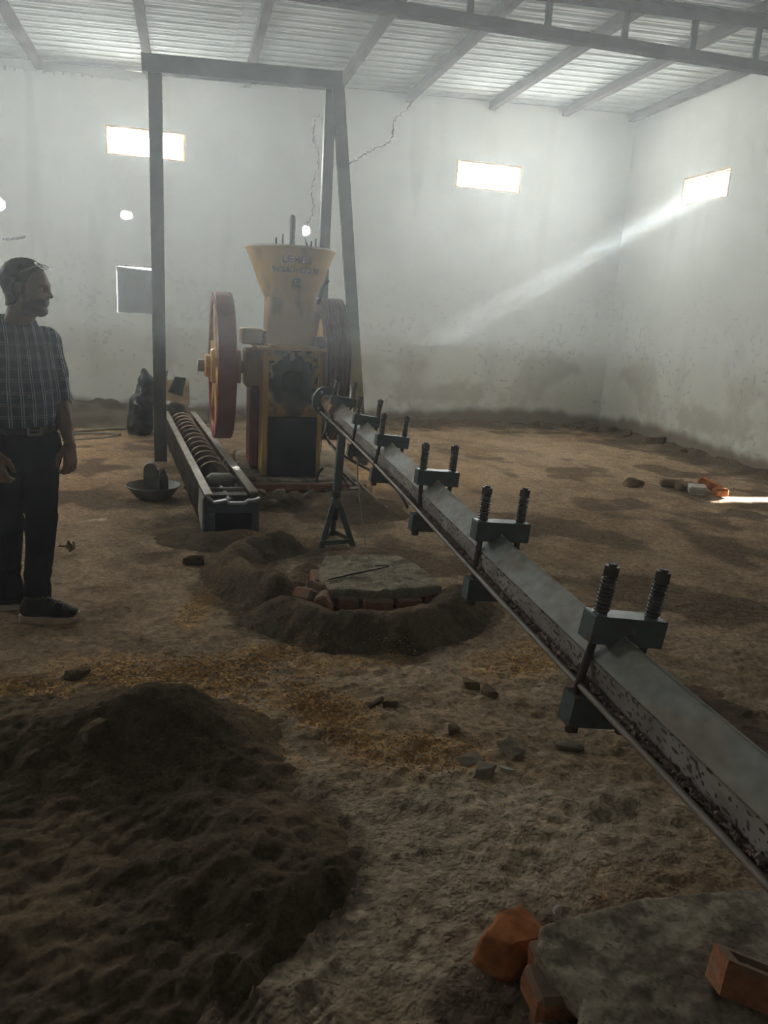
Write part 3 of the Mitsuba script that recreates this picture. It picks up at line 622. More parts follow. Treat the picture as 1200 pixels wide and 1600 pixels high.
# cracks in the back wall plaster
def crack(pts, w, seed):
    r = np.random.default_rng(seed); p = spline(pts, 60); p = p + np.stack([r.normal(0, 0.012, 60), r.normal(0, 0.008, 60)], 1)
    n = np.gradient(p, axis=0); n = np.stack([-n[:, 1], n[:, 0]], 1); n /= np.linalg.norm(n, axis=1, keepdims=True); ww = w * (0.35 + r.random(60))[:, None]
    P = np.stack([p + n * ww, p - n * ww], 1); P3 = np.stack([P[..., 0], np.full(P.shape[:2], YB - 0.0025), P[..., 1]], -1); return grid_mesh(P3)
dull('crack_dark', (0.12, 0.115, 0.10))
for i, (pts, w) in enumerate([([(2.96, 4.50), (2.93, 4.3), (2.78, 4.15), (2.74, 3.9), (2.55, 3.78), (2.3, 3.62), (2.06, 3.5)], 0.010), ([(1.72, 4.1), (1.70, 3.7), (1.74, 3.45), (1.66, 3.2), (1.69, 2.95), (1.63, 2.75), (1.62, 2.45)], 0.007), ([(-2.26, 2.22), (-2.12, 2.23), (-2.0, 2.27)], 0.012)]):
    add('wall_back__crack', crack(pts, w, 5 + i), 'crack_dark')

# ------------------------------------------------------------------ briquette press
K = 'briquette_press'
FX0, FX1, FY0, FY1 = 0.622, 1.135, 6.65, 7.85
plz = 0.115
add(K + '__side_frame', cat_([prism(sg.Polygon([(FY0, plz), (FY1, plz), (FY1, 1.2), (FY0, 1.2)]).difference(sg.Polygon([(6.80, 0.86), (6.92, 0.80), (7.0, 0.86), (7.02, 1.02), (6.96, 1.1), (6.82, 1.1), (6.78, 1.04)])).difference(sg.box(7.15, 0.86, 7.6, 1.08)), 0.02, 'x', FX0)]), 'yellow_paint')
add(K + '__side_frame', box(FX1 - 0.02, FX1, FY0, FY1, plz, 1.2), 'yellow_paint')
add(K + '__front_panel', box(FX0 + 0.02, FX1 - 0.02, FY0 + 0.004, FY0 + 0.03, 0.12, 1.2, 0.003), 'burnt_yellow_paint')
add(K + '__corner_post', box(FX0 - 0.004, FX0 + 0.05, FY0 - 0.004, FY0 + 0.06, plz, 1.2, 0.006), 'yellow_paint')
add(K + '__corner_post', box(FX1 - 0.04, FX1 + 0.004, FY0 - 0.004, FY0 + 0.06, plz, 1.2, 0.006), 'yellow_paint')
add(K + '__back_panel', box(FX0 + 0.02, FX1 - 0.02, FY1 - 0.03, FY1, plz, 1.2), 'yellow_paint')
S = np.linspace(0, 1, 9); X_, Z_ = np.meshgrid(np.linspace(0.675, 1.105, 9), np.linspace(0.12, 0.637, 9), indexing='ij')
add(K + '__lower_cover', box(0.674, 1.094, FY0 - 0.012, FY0 + 0.003, 0.118, 0.637, 0.003), 'black_sheet', label='black sheet covering the lower front')
add(K + '__top_plate', cat_([box(FX0 - 0.05, FX1 + 0.035, FY0 - 0.035, FY1 + 0.02, 1.2, 1.222, 0.004), box(FX0 + 0.05, FX1 - 0.05, FY0 - 0.03, FY1, 1.222, 1.24, 0.003)]), 'yellow_paint')
die = lathe([(0, -0.012), (0.085, -0.012), (0.092, -0.006), (0.092, 0.01)][::-1], 40, axis='y', at=(0.872, FY0, 0.945))
add(K + '__die_holder', die, 'soot', 40)
# feed chute and cone hopper
CX, CY = 0.885, 7.08
ch = trimesh.creation.extrude_polygon(sg.box(-0.205, -0.22, 0.205, 0.22).buffer(-0.05).buffer(0.05), 0.40, engine='earcut'); ch.apply_translation((CX - 0.005, CY, 1.235))
add(K + '__feed_chute', ch, 'yellow_paint', 40)
add(K + '__hopper', lathe([(0.128, 1.3), (0.20, 1.56), (0.228, 1.635), (0.385, 2.03), (0.392, 2.034), (0.392, 2.048), (0.380, 2.05), (0.37, 2.02), (0.215, 1.64), (0.1, 1.5)][::-1], 72, at=(CX, CY, 0)), 'yellow_paint', 40)
add(K + '__hopper__rim', lathe([(0.379, 2.04), (0.396, 2.04), (0.398, 2.046), (0.396, 2.056), (0.379, 2.056), (0.377, 2.048), (0.379, 2.04)][::-1], 72, at=(CX, CY, 0)), 'cream_paint', 40)
for x, y, h in ((-0.16, -0.30, 0.06), (-0.11, -0.33, 0.09), (0.13, -0.33, 0.05), (0.17, -0.31, 0.075), (0.09, -0.34, 0.035)): add(K + '__hopper__bolt', lathe([(0, 2.05), (0.009, 2.05), (0.007, 2.05 + h), (0, 2.05 + h)][::-1], 8, at=(CX + x, CY + y, 0)), 'grey_steel')
add(K + '__agitator_shaft', lathe([(0, 1.4), (0.024, 1.4), (0.024, 2.30), (0.018, 2.33), (0, 2.335)][::-1], 16, at=(CX + 0.012, CY, 0)), 'grey_steel', 40)
add(K + '__lever', tube(spline([(1.11, 6.9, 1.60), (1.135, 6.87, 1.68), (1.155, 6.84, 1.75), (1.185, 6.82, 1.80)], 14), [0.012] * 11 + [0.014, 0.016, 0.014], 8), 'soot', True)
# lettering wrapped on the cone
def on_cone(m, zc, xoff=0.0, lift=0.003):
    v = m.vertices.copy(); z = zc + v[:, 1] * 0.93; r = 0.228 + (z - 1.635) * (0.385 - 0.228) / (2.03 - 1.635) + lift + v[:, 2] * 1.0
    a = (v[:, 0] + xoff) / 0.34
    m = m.copy(); m.vertices = np.stack([CX + r * np.sin(a), CY - r * np.cos(a), z], 1); m.fix_normals(); return m
def word(t, h, zc, xoff):
    m = meshkit.text_mesh(t, h, 0.003, bold=True); m = m.subdivide(); w = m.vertices[:, 0].min() + m.vertices[:, 0].max(); m.apply_translation((-w / 2, 0, 0)); return on_cone(m, zc, xoff)
mat('maroon_lettering', (0.24, 0.075, 0.075), 0.5); mat('blue_lettering', (0.13, 0.09, 0.13), 0.5); mat('emblem_grey', (0.12, 0.13, 0.13), 0.5)
add(K + '__hopper__lettering', word('LEHRA', 0.058, 1.918, 0.02), 'maroon_lettering', label='maroon painted name')
add(K + '__hopper__number', word('98140-22210', 0.046, 1.842, 0.02), 'blue_lettering', label='purplish painted number')
em = sg.Point(0, 0).buffer(0.042).union(sg.box(-0.042, -0.03, 0.042, 0.0)).union(sg.Polygon([(-0.05, -0.045), (0.05, -0.045), (0.035, 0), (-0.035, 0)])).difference(sg.Polygon([(-0.012, -0.05), (0.012, -0.05), (0.006, -0.015), (-0.006, -0.015)])).difference(sg.box(-0.028, 0.006, -0.004, 0.013)).difference(sg.box(0.01, -0.02, 0.03, -0.012))
emm = trimesh.creation.extrude_polygon(em, 0.003, engine='earcut').subdivide()
add(K + '__hopper__emblem', on_cone(emm, 1.765, 0.03), 'emblem_grey', label='round grey badge')
# guard boxes on top, bearing housing, shaft and two wheels
add(K + '__guard_box', box(0.47, 0.655, 7.0, 7.45, 1.22, 1.36, 0.012), 'cream_paint'); add(K + '__guard_box', box(0.66, 0.70, 6.95, 7.5, 1.24, 1.35, 0.006), 'yellow_paint')
add(K + '__terminal_box', box(1.075, 1.2, 6.74, 6.9, 1.222, 1.32, 0.008), dull('brown_paint', (0.25, 0.13, 0.075)))
hs = [box(0.50, 0.63, 7.03, 7.40, 0.84, 1.18, 0.02), box(0.545, 0.63, 6.98, 7.45, plz, 0.86, 0.02)]
add(K + '__bearing_housing', cat_([hs[0], lathe([(0, 0.40), (0.12, 0.40), (0.15, 0.42), (0.15, 0.47)], 32, axis='x', at=(0, 7.2, 1.01)), *[lathe([(0, 0.45), (0.015, 0.45), (0.015, 0.47)], 8, axis='x', at=(0, 7.2 + 0.13 * math.cos(a), 1.01 + 0.13 * math.sin(a))) for a in np.arange(6) * 1.047]]), 'yellow_paint')
add(K + '__housing_leg', hs[1], 'dark_red_paint')
add(K + '__inner_guard', box(FX0 + 0.03, FX0 + 0.05, 6.7, 7.7, 0.7, 1.15), 'dark_red_paint')
add(K + '__crankshaft', lathe([(0, 0.09), (0.05, 0.09), (0.055, 0.095), (0.055, 1.43), (0.05, 1.435), (0, 1.435)], 24, axis='x', at=(0, 7.2, 1.01)), 'polished_steel', 40)
WY, WZ, R = 7.2, 1.01, 0.65
add(K + '__flywheel', lathe([(R - 0.085, 0.225), (R - 0.008, 0.222), (R, 0.23), (R, 0.372), (R - 0.008, 0.38), (R - 0.085, 0.377), (R - 0.085, 0.225)], 96, axis='x', at=(0, WY, WZ)), 'dark_red_paint', 40, label='dark red rim with a bare top')
add(K + '__flywheel__web', lathe([(0.12, 0.27), (R - 0.08, 0.285), (R - 0.08, 0.315), (0.12, 0.33)], 96, axis='x', at=(0, WY, WZ)), 'yellow_paint', 40)
add(K + '__flywheel__hub', lathe([(0.05, 0.15), (0.09, 0.15), (0.10, 0.16), (0.10, 0.2), (0.145, 0.205), (0.155, 0.22), (0.155, 0.38), (0.05, 0.38)], 40, axis='x', at=(0, WY, WZ)), 'yellow_paint', 40)
for i in range(6):
    a = i * math.pi / 3 + 0.3; c, s_ = math.cos(a), math.sin(a)
    add(K + '__flywheel__spoke', beam((0.262, WY + 0.14 * c, WZ + 0.14 * s_), (0.262, WY + (R - 0.09) * c, WZ + (R - 0.09) * s_), 0.09, 0.05, (1, 0, 0), 0.01), 'yellow_paint')
Rz = trimesh.transformations.rotation_matrix(math.radians(2.0), (0, 0, 1), (0.3, WY, 0))
for k in list(scene):
    if k.startswith(K + '__flywheel'): scene[k]['to_world'] = T(Rz.tolist())
prof = [(R - 0.12, 1.15), (R - 0.01, 1.15)]; 
for i in range(6): x = 1.152 + i * 0.034; prof += [(R, x + 0.004), (R, x + 0.012), (R - 0.022, x + 0.018), (R - 0.022, x + 0.026), (R, x + 0.032)]
prof += [(R, 1.362), (R - 0.01, 1.366), (R - 0.12, 1.366), (R - 0.12, 1.15)]
mat('pulley_paint', mottled((0.12, 0.06, 0.065), (0.17, 0.09, 0.09), 5.0), 0.4)
add(K + '__belt_pulley', lathe(prof, 96, axis='x', at=(0, WY, WZ)), 'pulley_paint', 30, label='dull maroon grooved belt wheel')
add(K + '__belt_pulley__web', lathe([(0.05, 1.2), (R - 0.11, 1.23), (R - 0.11, 1.27), (0.05, 1.32)], 72, axis='x', at=(0, WY, WZ)), 'yellow_paint', 40)
add(K + '__belt_pulley__hub', lathe([(0.05, 1.15), (0.12, 1.15), (0.13, 1.16), (0.13, 1.36), (0.05, 1.36)], 40, axis='x', at=(0, WY, WZ)), 'yellow_paint', 40)
say(K, 'yellow briquetting press with a cone hopper, red flywheel and grooved belt wheel', 'press')
K = 'press_plinth'
add(K + '__pad', slab_cap([(0.42, 6.58), (0.9, 6.55), (1.25, 6.57), (1.5, 6.62), (1.52, 8.05), (0.46, 8.05)], 0.0, 0.105, 0.02, 25, 0.02), 'mortar', True)
for i in range(7): add(K + '__brick', mov(rough_brick(0.2, 0.1, 0.07, 70 + i), (0.45 + 0.165 * i, 6.545 + 0.012 * (i % 2), 0.045), 3 * ((i % 3) - 1)), 'brick_red', 30)
say(K, 'low brick and concrete plinth under the yellow press', 'plinth')

# ------------------------------------------------------------------ briquette rail (cooling line) with six spring clamps
mat('grey_strip', mottled((0.24, 0.215, 0.195), (0.36, 0.33, 0.30), 14.0, speck=(0.10, 0.08, 0.07)), 0.6)
K = 'briquette_rail'; q = 0.73
cl = np.array([(0.3, 0.75, 0.868), (0.798, 1.22, 0.872), (0.837, 1.918, 0.869), (0.876, 2.62, 0.872), (0.925, 3.475, 0.868), (0.928, 4.035, 0.887), (0.905, 4.615, 0.925), (0.872, 4.75, 0.955)])
cl[0] = (0.758, 0.42, 0.872)
axis_ = spline(cl, 90)
def vsweep(sec):
    P = np.stack([np.stack([axis_[:, 0] + a * q, axis_[:, 1], axis_[:, 2] + b * q], -1) for a, b in sec], 1); return P
def strip(a, b, t, flip=False):
    """a plate between section points a and b with thickness t (along the normal)."""
    a, b = V(*a), V(*b); d = (b - a) / np.linalg.norm(b - a); n = V(-d[1], d[0]) * t; sec = [a, b, b + n, a + n, a]
    m = grid_mesh(vsweep(sec)); m.merge_vertices(); m.fix_normals(); return m
add(K + '__upper_left_plate', strip((-0.064, 0.028), (0.0, 0.09), 0.008), 'worn_rail_steel'); add(K + '__upper_right_plate', strip((0.0, 0.09), (0.064, 0.028), 0.008), 'worn_rail_steel')
add(K + '__lower_left_plate', strip((0.0, -0.14), (-0.092, -0.048), 0.009), 'brown_rail_steel'); add(K + '__lower_right_plate', strip((0.092, -0.048), (0.0, -0.14), 0.009), 'brown_rail_steel')
def bead(a, b, r): return tube(np.stack([axis_[:, 0] + a * q, axis_[:, 1], axis_[:, 2] + b * q], -1), r, 8)
add(K + '__rim_bar', bead(-0.094, -0.046, 0.0065), 'brown_rail_steel', True); add(K + '__rim_bar', bead(0.094, -0.046, 0.0065), 'brown_rail_steel', True)
add(K + '__wear_strip', strip((-0.034, -0.078), (-0.050, 0.03), 0.02), 'grey_strip', label='dented grey inner strip')
lt = rng.random(5200); ii = np.clip((lt * 84 + 1).astype(int), 0, 88); off = -0.080 + 0.04 * rng.random(5200) ** 1.3
ptsr = axis_[ii] + (axis_[ii + 1] - axis_[ii]) * rng.random((5200, 1)); ptsr = ptsr + np.stack([off * q, 0 * off, (-0.126 - off) * q + 0.02 * rng.random(5200) * q], 1)
dull('crushed_briquette', mottled((0.15, 0.11, 0.095), (0.29, 0.22, 0.19), 60.0)); chips(K + '__crushed_residue', ptsr[n3(ptsr[:, 1], ptsr[:, 0], 5, 2, 3) > -0.09], 0.0085, 'crushed_briquette', None)
labels[free(K + '__crushed_residue') if K + '__crushed_residue' not in scene else K + '__crushed_residue'] = {'kind': 'stuff', 'label': 'dark crushed briquette crumbs lying in the trough'}
for i, ((x, y, z), tilt) in enumerate(zip(cl[1:7], (7.3, 3.4, 3.3, 5.6, 7.4, 8.6))):
    C = f'{K}__clamp' + (f'_{i:03d}' if i else '')
    pl = lambda m: mov(m, (x, y, z), 0, 0, tilt)
    ub = sg.box(-0.079, 0.052, 0.079, 0.107).difference(sg.Polygon([(-0.03, 0.05), (0.03, 0.05), (0.004, 0.075), (-0.004, 0.075)]))
    lb = sg.box(-0.079, -0.122, 0.079, -0.06).difference(sg.Polygon([(-0.05, -0.055), (0.05, -0.055), (0.0, -0.106)]))
    w = 0.046 - 0.001 * i
    add(C + '__upper_block', pl(prism(ub.buffer(-0.003).buffer(0.003), w, 'y', -w / 2)), 'teal_paint'); add(C + '__lower_block', pl(prism(lb, w, 'y', -w / 2)), 'teal_paint')
    for s_ in (-1, 1):
        a = 0.056 * s_; bend = 0.006 * ((i + (s_ > 0)) % 3 - 1)
        add(C + '__rod', pl(tube(spline([(a - 0.004, 0, -0.142), (a - 0.002 + bend, 0, -0.03), (a, 0, 0.05), (a, 0, 0.205)], 16), 0.0082, 10)), 'rusty_rod', 30)
        t = np.linspace(0, 9.5 if s_ < 0 else 10, 120); hgt = 0.072
        add(C + '__spring', pl(tube(np.stack([a + 0.0125 * np.cos(2 * np.pi * t), 0.0125 * np.sin(2 * np.pi * t), 0.109 + hgt * t / t[-1]], 1), 0.0029, 6)), 'spring_steel', True)
        add(C + '__nut', pl(lathe([(0.008, 0.181), (0.0155, 0.181), (0.0155, 0.2), (0.008, 0.2)][::-1], 6, at=(a, 0, 0))), 'rusty_rod'); add(C + '__bolt_head', pl(lathe([(0, -0.139), (0.014, -0.139), (0.014, -0.124), (0, -0.124)][::-1], 6, at=(a, 0, 0))), 'rusty_rod')
fl = lathe([(0.042, 0.0), (0.088, 0.0), (0.094, 0.004), (0.094, 0.022), (0.042, 0.022), (0.042, 0.0)], 48, axis='y', at=(0, 0, 0)); fl.apply_transform(trimesh.transformations.rotation_matrix(math.radians(16), (0, 0, 1))); fl.apply_translation((0.845, 4.77, 0.982))
add(K + '__end_flange', fl, 'grey_steel', 40, label='round grey end flange')
lg = tube([(0.868, 4.60, 0.945), (0.858, 4.70, 0.965), (0.84, 4.84, 0.985)], 0.04, 24); add(K + '__briquette', lg, dull('briquette_brown', mottled((0.3, 0.2, 0.14), (0.4, 0.29, 0.21), 20.0)), 40, label='pale brown pressed log held in the end flange')
for a in np.arange(4) * math.pi / 2 + 0.6: add(K + '__flange_bolt', mov(rock((0.008, 0.006, 0.008), 2, 0.0), (0.848 + 0.07 * math.cos(a), 4.755, 0.982 + 0.07 * math.sin(a))), 'bright_edge', True)
say(K, 'long steel rail of folded plates held by spring clamps, running towards the press', 'rail')

K = 'jack_stand'
SX, SY = 0.965, 4.95
post = channel((SX, SY, 0.30), (SX + 0.022, SY, 0.80), 0.05, 0.045, 0.006, (0, 1, 0)); add(K + '__post', post, 'teal_paint')
add(K + '__saddle', cat_([beam((0.885, SY, 0.812), (1.0, SY, 0.812), 0.05, 0.02, c=0.003)]), 'teal_paint')
add(K + '__collar', lathe([(0.0, 0.255), (0.034, 0.255), (0.036, 0.262), (0.036, 0.315), (0.03, 0.322), (0, 0.322)][::-1], 20, at=(SX, SY, 0)), 'teal_paint', 40)
add(K + '__screw', lathe([(0, 0.17), (0.016, 0.17), (0.018, 0.18), (0.018, 0.37), (0, 0.37)][::-1], 14, at=(SX, SY, 0)), 'soot', 40)
add(K + '__sleeve', lathe([(0.027, 0.33), (0.034, 0.33), (0.034, 0.37), (0.027, 0.37)][::-1], 16, at=(SX, SY, 0)), 'rusty_rod', 40)
feet = [(0.855, 4.85), (1.085, 4.89), (0.985, 5.14)]
for x, y in feet: add(K + '__leg', beam((x, y, fz(x, y) - 0.01), (SX + (x - SX) * 0.12, SY + (y - SY) * 0.12, 0.30), 0.038, 0.022, (0.2, 1, 0), 0.003), 'teal_paint')
for a, b in ((0, 1), (1, 2), (2, 0)): add(K + '__cross_bar', beam((*feet[a], 0.035), (*feet[b], 0.035), 0.012, 0.03, c=0.002), 'teal_paint' if a == 0 else 'rusty_rod')
say(K, 'blue-grey three-legged jack stand holding up the far end of the rail', 'stand')

# ------------------------------------------------------------------ screw conveyor
K = 'screw_conveyor'
def cx(y): return 0.297 - 0.088 * (y - 5.17)
def along(y, off, z): return V(cx(y) + off, y, z)
def bar(y0, y1, o0, o1, z0, z1, c=0.003):
    p = [along(y, o, z) for y in (y0, y1) for o in (o0, o1) for z in (z0, z1)]; return hull(p)
dull('rail_top', (0.4, 0.36, 0.3))
add(K + '__left_rail', bar(5.16, 9.55, -0.19, -0.135, 0.285, 0.297), 'polished_steel'); add(K + '__right_rail', bar(5.24, 9.55, 0.125, 0.182, 0.285, 0.297), 'polished_steel')
dull('dark_wall_iron', mottled((0.03, 0.026, 0.021), (0.055, 0.045, 0.036), 8.0))
add(K + '__left_wall', bar(5.18, 9.55, -0.185, -0.175, -0.02, 0.287), 'dark_wall_iron'); add(K + '__right_wall', bar(5.22, 9.55, 0.165, 0.175, -0.02, 0.287), 'dark_wall_iron')
add(K + '__trough', grid_mesh(np.stack([np.stack([along(y, 0.17 * math.cos(a), 0.20 + 0.17 * math.sin(a)) for a in np.linspace(math.pi, 2 * math.pi, 13)]) for y in np.linspace(5.22, 9.55, 12)])), 'dirty_iron', True)
ts = np.linspace(0, 13, 13 * 28); L0, L1 = 6.15, 9.4; yy = L0 + (L1 - L0) * ts / 13
inner = np.stack([along(y, 0.03 * math.cos(2 * math.pi * t), 0.20 + 0.03 * math.sin(2 * math.pi * t)) for y, t in zip(yy, ts)]); outer = np.stack([along(y, 0.118 * math.cos(2 * math.pi * t), 0.20 + 0.118 * math.sin(2 * math.pi * t)) for y, t in zip(yy, ts)])
oo = outer + V(0, 0.008, 0); io = inner + V(0, 0.008, 0)
m = grid_mesh(np.stack([inner, outer, oo, io, inner], 1)); m.merge_vertices(); m.fix_normals(); add(K + '__screw_flight', m, mat('screw_steel', mottled((0.07, 0.05, 0.038), (0.12, 0.085, 0.062), 12.0), 0.5, 0.1), 40)
mat('worn_copper_edge', mottled((0.42, 0.29, 0.20), (0.55, 0.40, 0.29), 12.0), 0.35, 0.3)
add(K + '__screw_flight__edge', tube(outer + V(0, 0.004, 0), 0.0075, 6), 'worn_copper_edge', True, label='worn coppery edge')
add(K + '__screw_shaft', tube([along(5.3, 0, 0.2), along(9.5, 0, 0.2)], 0.032, 16), 'rusty_rod', True)
add(K + '__bearing_cover', tube([along(5.86, -0.085, 0.215), along(5.86, -0.06, 0.23), along(5.86, 0.07, 0.23), along(5.86, 0.10, 0.215)], [0.055, 0.07, 0.07, 0.055], 18), mat('dusty_sheet', mottled((0.17, 0.165, 0.14), (0.24, 0.23, 0.2), 8.0), 0.6), 40, label='dusty rounded cover across the trough')
add(K + '__cross_bar', cat_([tube([along(5.62, -0.15, 0.20), along(5.58, 0.14, 0.215)], 0.04, 12), bar(5.40, 5.5, -0.15, 0.14, 0.19, 0.235)]), 'dirty_iron', 40)
add(K + '__stiffener', hull([along(y, o, z) for y in (6.52, 6.55) for o, z in ((0.08, 0.15), (0.165, 0.15), (0.15, 0.284), (0.125, 0.284))]), 'polished_steel')
g = sg.Polygon([(-0.19, 0.0), (0.175, 0.0), (0.175, 0.265), (0.135, 0.25), (0.10, 0.25), (0.08, 0.232), (-0.03, 0.232), (-0.05, 0.25), (-0.13, 0.235), (-0.175, 0.285), (-0.19, 0.285)]).difference(sg.box(-0.12, 0.02, 0.13, 0.165))
def endplate(g, y0, t): m = prism(g, t, 'y', 0); m.vertices[:, 0] += 0; m.apply_translation((cx(y0), y0, 0)); return m
add(K + '__end_plate', endplate(g, 5.165, 0.025), 'blue_paint'); lip = sg.LineString([(-0.185, 0.29), (-0.175, 0.285), (-0.13, 0.237), (-0.05, 0.252), (-0.03, 0.234), (0.08, 0.234), (0.10, 0.252), (0.135, 0.252), (0.175, 0.267)]).buffer(0.007)
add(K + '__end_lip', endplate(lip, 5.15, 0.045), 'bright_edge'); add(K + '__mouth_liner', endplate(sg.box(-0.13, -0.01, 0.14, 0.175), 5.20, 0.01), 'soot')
add(K + '__side_skirt', hull([along(5.17, -0.205, 0.0), along(5.17, -0.19, 0.0), along(5.17, -0.2, 0.27), along(5.17, -0.19, 0.27), along(5.5, -0.20, 0.1), along(5.5, -0.19, 0.27), along(5.5, -0.185, 0.1)]), 'dusty_sheet')
for y in (6.6, 8.4): add(K + '__foot', bar(y, y + 0.06, -0.2, 0.19, -0.03, 0.03), 'dirty_iron')
add(K + '__motor', cat_([lathe([(0, 9.62), (0.11, 9.62), (0.13, 9.66), (0.13, 9.95), (0.1, 10.0), (0, 10.0)], 24, axis='y', at=(cx(9.8), 0, 0.26)), box(cx(9.8) - 0.12, cx(9.8) + 0.12, 9.6, 9.95, 0.0, 0.15, 0.01)]), 'dirty_iron', 40)
say(K, 'low open screw conveyor trough with bare steel edges and blue end plate', 'screw conveyor')

# ------------------------------------------------------------------ the man
PX, PY, YAW = -0.735, 3.78, math.radians(28)
LA, FA = V(math.cos(YAW), math.sin(YAW), 0), V(math.sin(YAW), -math.cos(YAW), 0)          # his left, his front
def B(l, f, z): return V(PX, PY, 0) + LA * l + FA * f + V(0, 0, z)
mat('hair_black', (0.012, 0.011, 0.011), 0.55, 0.0, 0.4)
HY = math.radians(80); HF, HL = V(math.sin(HY), -math.cos(HY), 0), V(math.cos(HY), math.sin(HY), 0)
tiltd = math.radians(4); HFt = HF * math.cos(tiltd) - V(0, 0, 1) * math.sin(tiltd); HU = np.cross(HFt, HL); HU = HU if HU[2] > 0 else -HU
HC = V(-0.677, 3.775, 1.545); RH = np.stack([HFt, HL, HU], 1)
def skin_color(p, n, uv):
    c = mix((0.20, 0.115, 0.075), (0.26, 0.155, 0.105), fbm(p.x * 30, p.y * 30, p.z * 30, 2))
    x, y, z = p.x - float(HC[0]), p.y - float(HC[1]), p.z - float(HC[2])
    f, l, u = (x * float(a[0]) + y * float(a[1]) + z * float(a[2]) for a in (HFt, HL, HU))
    jaw = smoothstep(-0.030, -0.052, u - 0.28 * (f - 0.06)) * smoothstep(-0.012, 0.012, f) * smoothstep(-0.125, -0.10, u)      # close-cropped beard
    side = smoothstep(0.012, 0.004, dr.abs(f - 0.014)) * smoothstep(0.03, 0.01, u) * smoothstep(-0.07, -0.04, u) * smoothstep(0.05, 0.06, dr.abs(l))
    lip = smoothstep(0.012, 0.008, dr.abs(u + 0.056)) * smoothstep(0.082, 0.088, f)
    c = mix(c, (0.055, 0.04, 0.034), dr.maximum(jaw, side) * (0.75 + 0.2 * noise(p.x * 400, p.y * 400, p.z * 400)) * (1 - lip))
    return mix(c, (0.22, 0.09, 0.075), 0.6 * lip)
mat('skin', skin_color, 0.5, 0.0, 0.4)
def Hd(f, l, u): return HC + HFt * f + HL * l + HU * u
S = Sdf((-1.04, 3.42, 0.60), (-0.42, 4.02, 1.69), 0.003)
# trunk and neck (under the shirt), arms
S.ell(B(0, 0.0, 1.16), (0.155, 0.10, 0.22), np.stack([LA, FA, V(0, 0, 1)], 1), 0.03); S.ell(B(0, 0.0, 0.96), (0.14, 0.10, 0.12), np.stack([LA, FA, V(0, 0, 1)], 1), 0.03)
S.cone(B(0, -0.01, 1.33), HC + V(-0.02, 0.0, -0.07), 0.062, 0.056, 0.03); S.cone(B(-0.12, -0.01, 1.32), B(0.12, -0.01, 1.32), 0.045, 0.045, 0.04)
LSH, LEL, LWR = B(0.132, 0.0, 1.315), V(-0.578, 3.86, 1.065), V(-0.530, 3.775, 0.862)
RSH, REL, RWR = B(-0.138, 0.0, 1.315), V(-0.915, 3.68, 1.07), V(-0.803, 3.53, 0.865)
S.chain([LSH, LEL, LWR], [0.045, 0.036, 0.024], 0.02); S.cone(LEL + (LWR - LEL) * 0.1, LEL + (LWR - LEL) * 0.55, 0.037, 0.033, 0.03)
S.chain([RSH, REL, RWR], [0.045, 0.036, 0.024], 0.02); S.cone(REL + (RWR - REL) * 0.1, REL + (RWR - REL) * 0.55, 0.037, 0.033, 0.03)
def hand(S, wrist, down, across, palm, curl, spread=1.0):
    """down: wrist to knuckles; across: towards the thumb; palm: the way the palm faces."""
    d, a, p = (V(*x) / np.linalg.norm(x) for x in (down, across, palm))
    k = wrist + d * 0.088
    for t in (-0.027, -0.009, 0.010, 0.028): S.cone(wrist + d * 0.012 + a * t * 0.55, k + a * t, 0.0165, 0.0125, 0.012)
    for i, (t, L) in enumerate(((0.030, 0.072), (0.010, 0.080), (-0.010, 0.074), (-0.029, 0.058))):
        ang, pos, pts = 0.25 * curl, k + a * t, [k + a * t]
        for j, fr in enumerate((0.46, 0.31, 0.23)):
            pos = pos + (d * math.cos(ang) + p * math.sin(ang) + a * t * 2.0 * spread) * L * fr; pts.append(pos); ang += (0.55 - 0.06 * i + 0.08 * j) * curl
        S.chain(pts, [0.0098, 0.0092, 0.0084, 0.0072], 0.004)
    b = wrist + d * 0.025 + a * 0.024 + p * 0.006
    S.chain([b, b + d * 0.032 + a * 0.026 + p * 0.012, b + d * 0.060 + a * 0.032 + p * 0.022, b + d * 0.084 + a * 0.026 + p * 0.030], [0.016, 0.0125, 0.0105, 0.0085], 0.006)
hand(S, LWR, (0.02, -0.13, -1), (-0.55, -0.83, 0.12), (-0.75, 0.6, 0.0), 1.15)
hand(S, RWR, (0.22, 0.05, -1), (0.75, -0.55, 0.25), (0.3, 0.9, 0.1), 0.9)
# head
def E_(c, r, k=0.015, op='join'): S.ell(Hd(*c), r, RH, k, op)
E_((-0.008, 0, 0.03), (0.094, 0.076, 0.082), 0.02); E_((0.032, 0, -0.025), (0.06, 0.060, 0.085), 0.03); E_((0.0, 0, -0.02), (0.07, 0.064, 0.07), 0.03)
S.cone(Hd(0.005, 0.048, -0.06), Hd(0.062, 0.014, -0.092), 0.02, 0.018, 0.02); S.cone(Hd(0.005, -0.048, -0.06), Hd(0.062, -0.014, -0.092), 0.02, 0.018, 0.02); E_((0.066, 0, -0.090), (0.022, 0.026, 0.018), 0.015)
E_((0.078, 0.0, 0.022), (0.016, 0.048, 0.010), 0.014)
for s_ in (-1, 1):
    E_((0.088, 0.032 * s_, 0.004), (0.016, 0.019, 0.011), 0.012, 'cut'); E_((0.055, 0.043 * s_, -0.022), (0.022, 0.02, 0.018), 0.02)
    E_((-0.010, 0.077 * s_, -0.005), (0.019, 0.008, 0.030), 0.006); E_((-0.004, 0.084 * s_, -0.003), (0.008, 0.006, 0.018), 0.005, 'cut'); E_((0.092, 0.011 * s_, -0.026), (0.009, 0.007, 0.006), 0.006)
S.cone(Hd(0.086, 0, 0.016), Hd(0.1005, 0, -0.019), 0.0065, 0.0085, 0.012); E_((0.1035, 0, -0.022), (0.0085, 0.009, 0.007), 0.006)
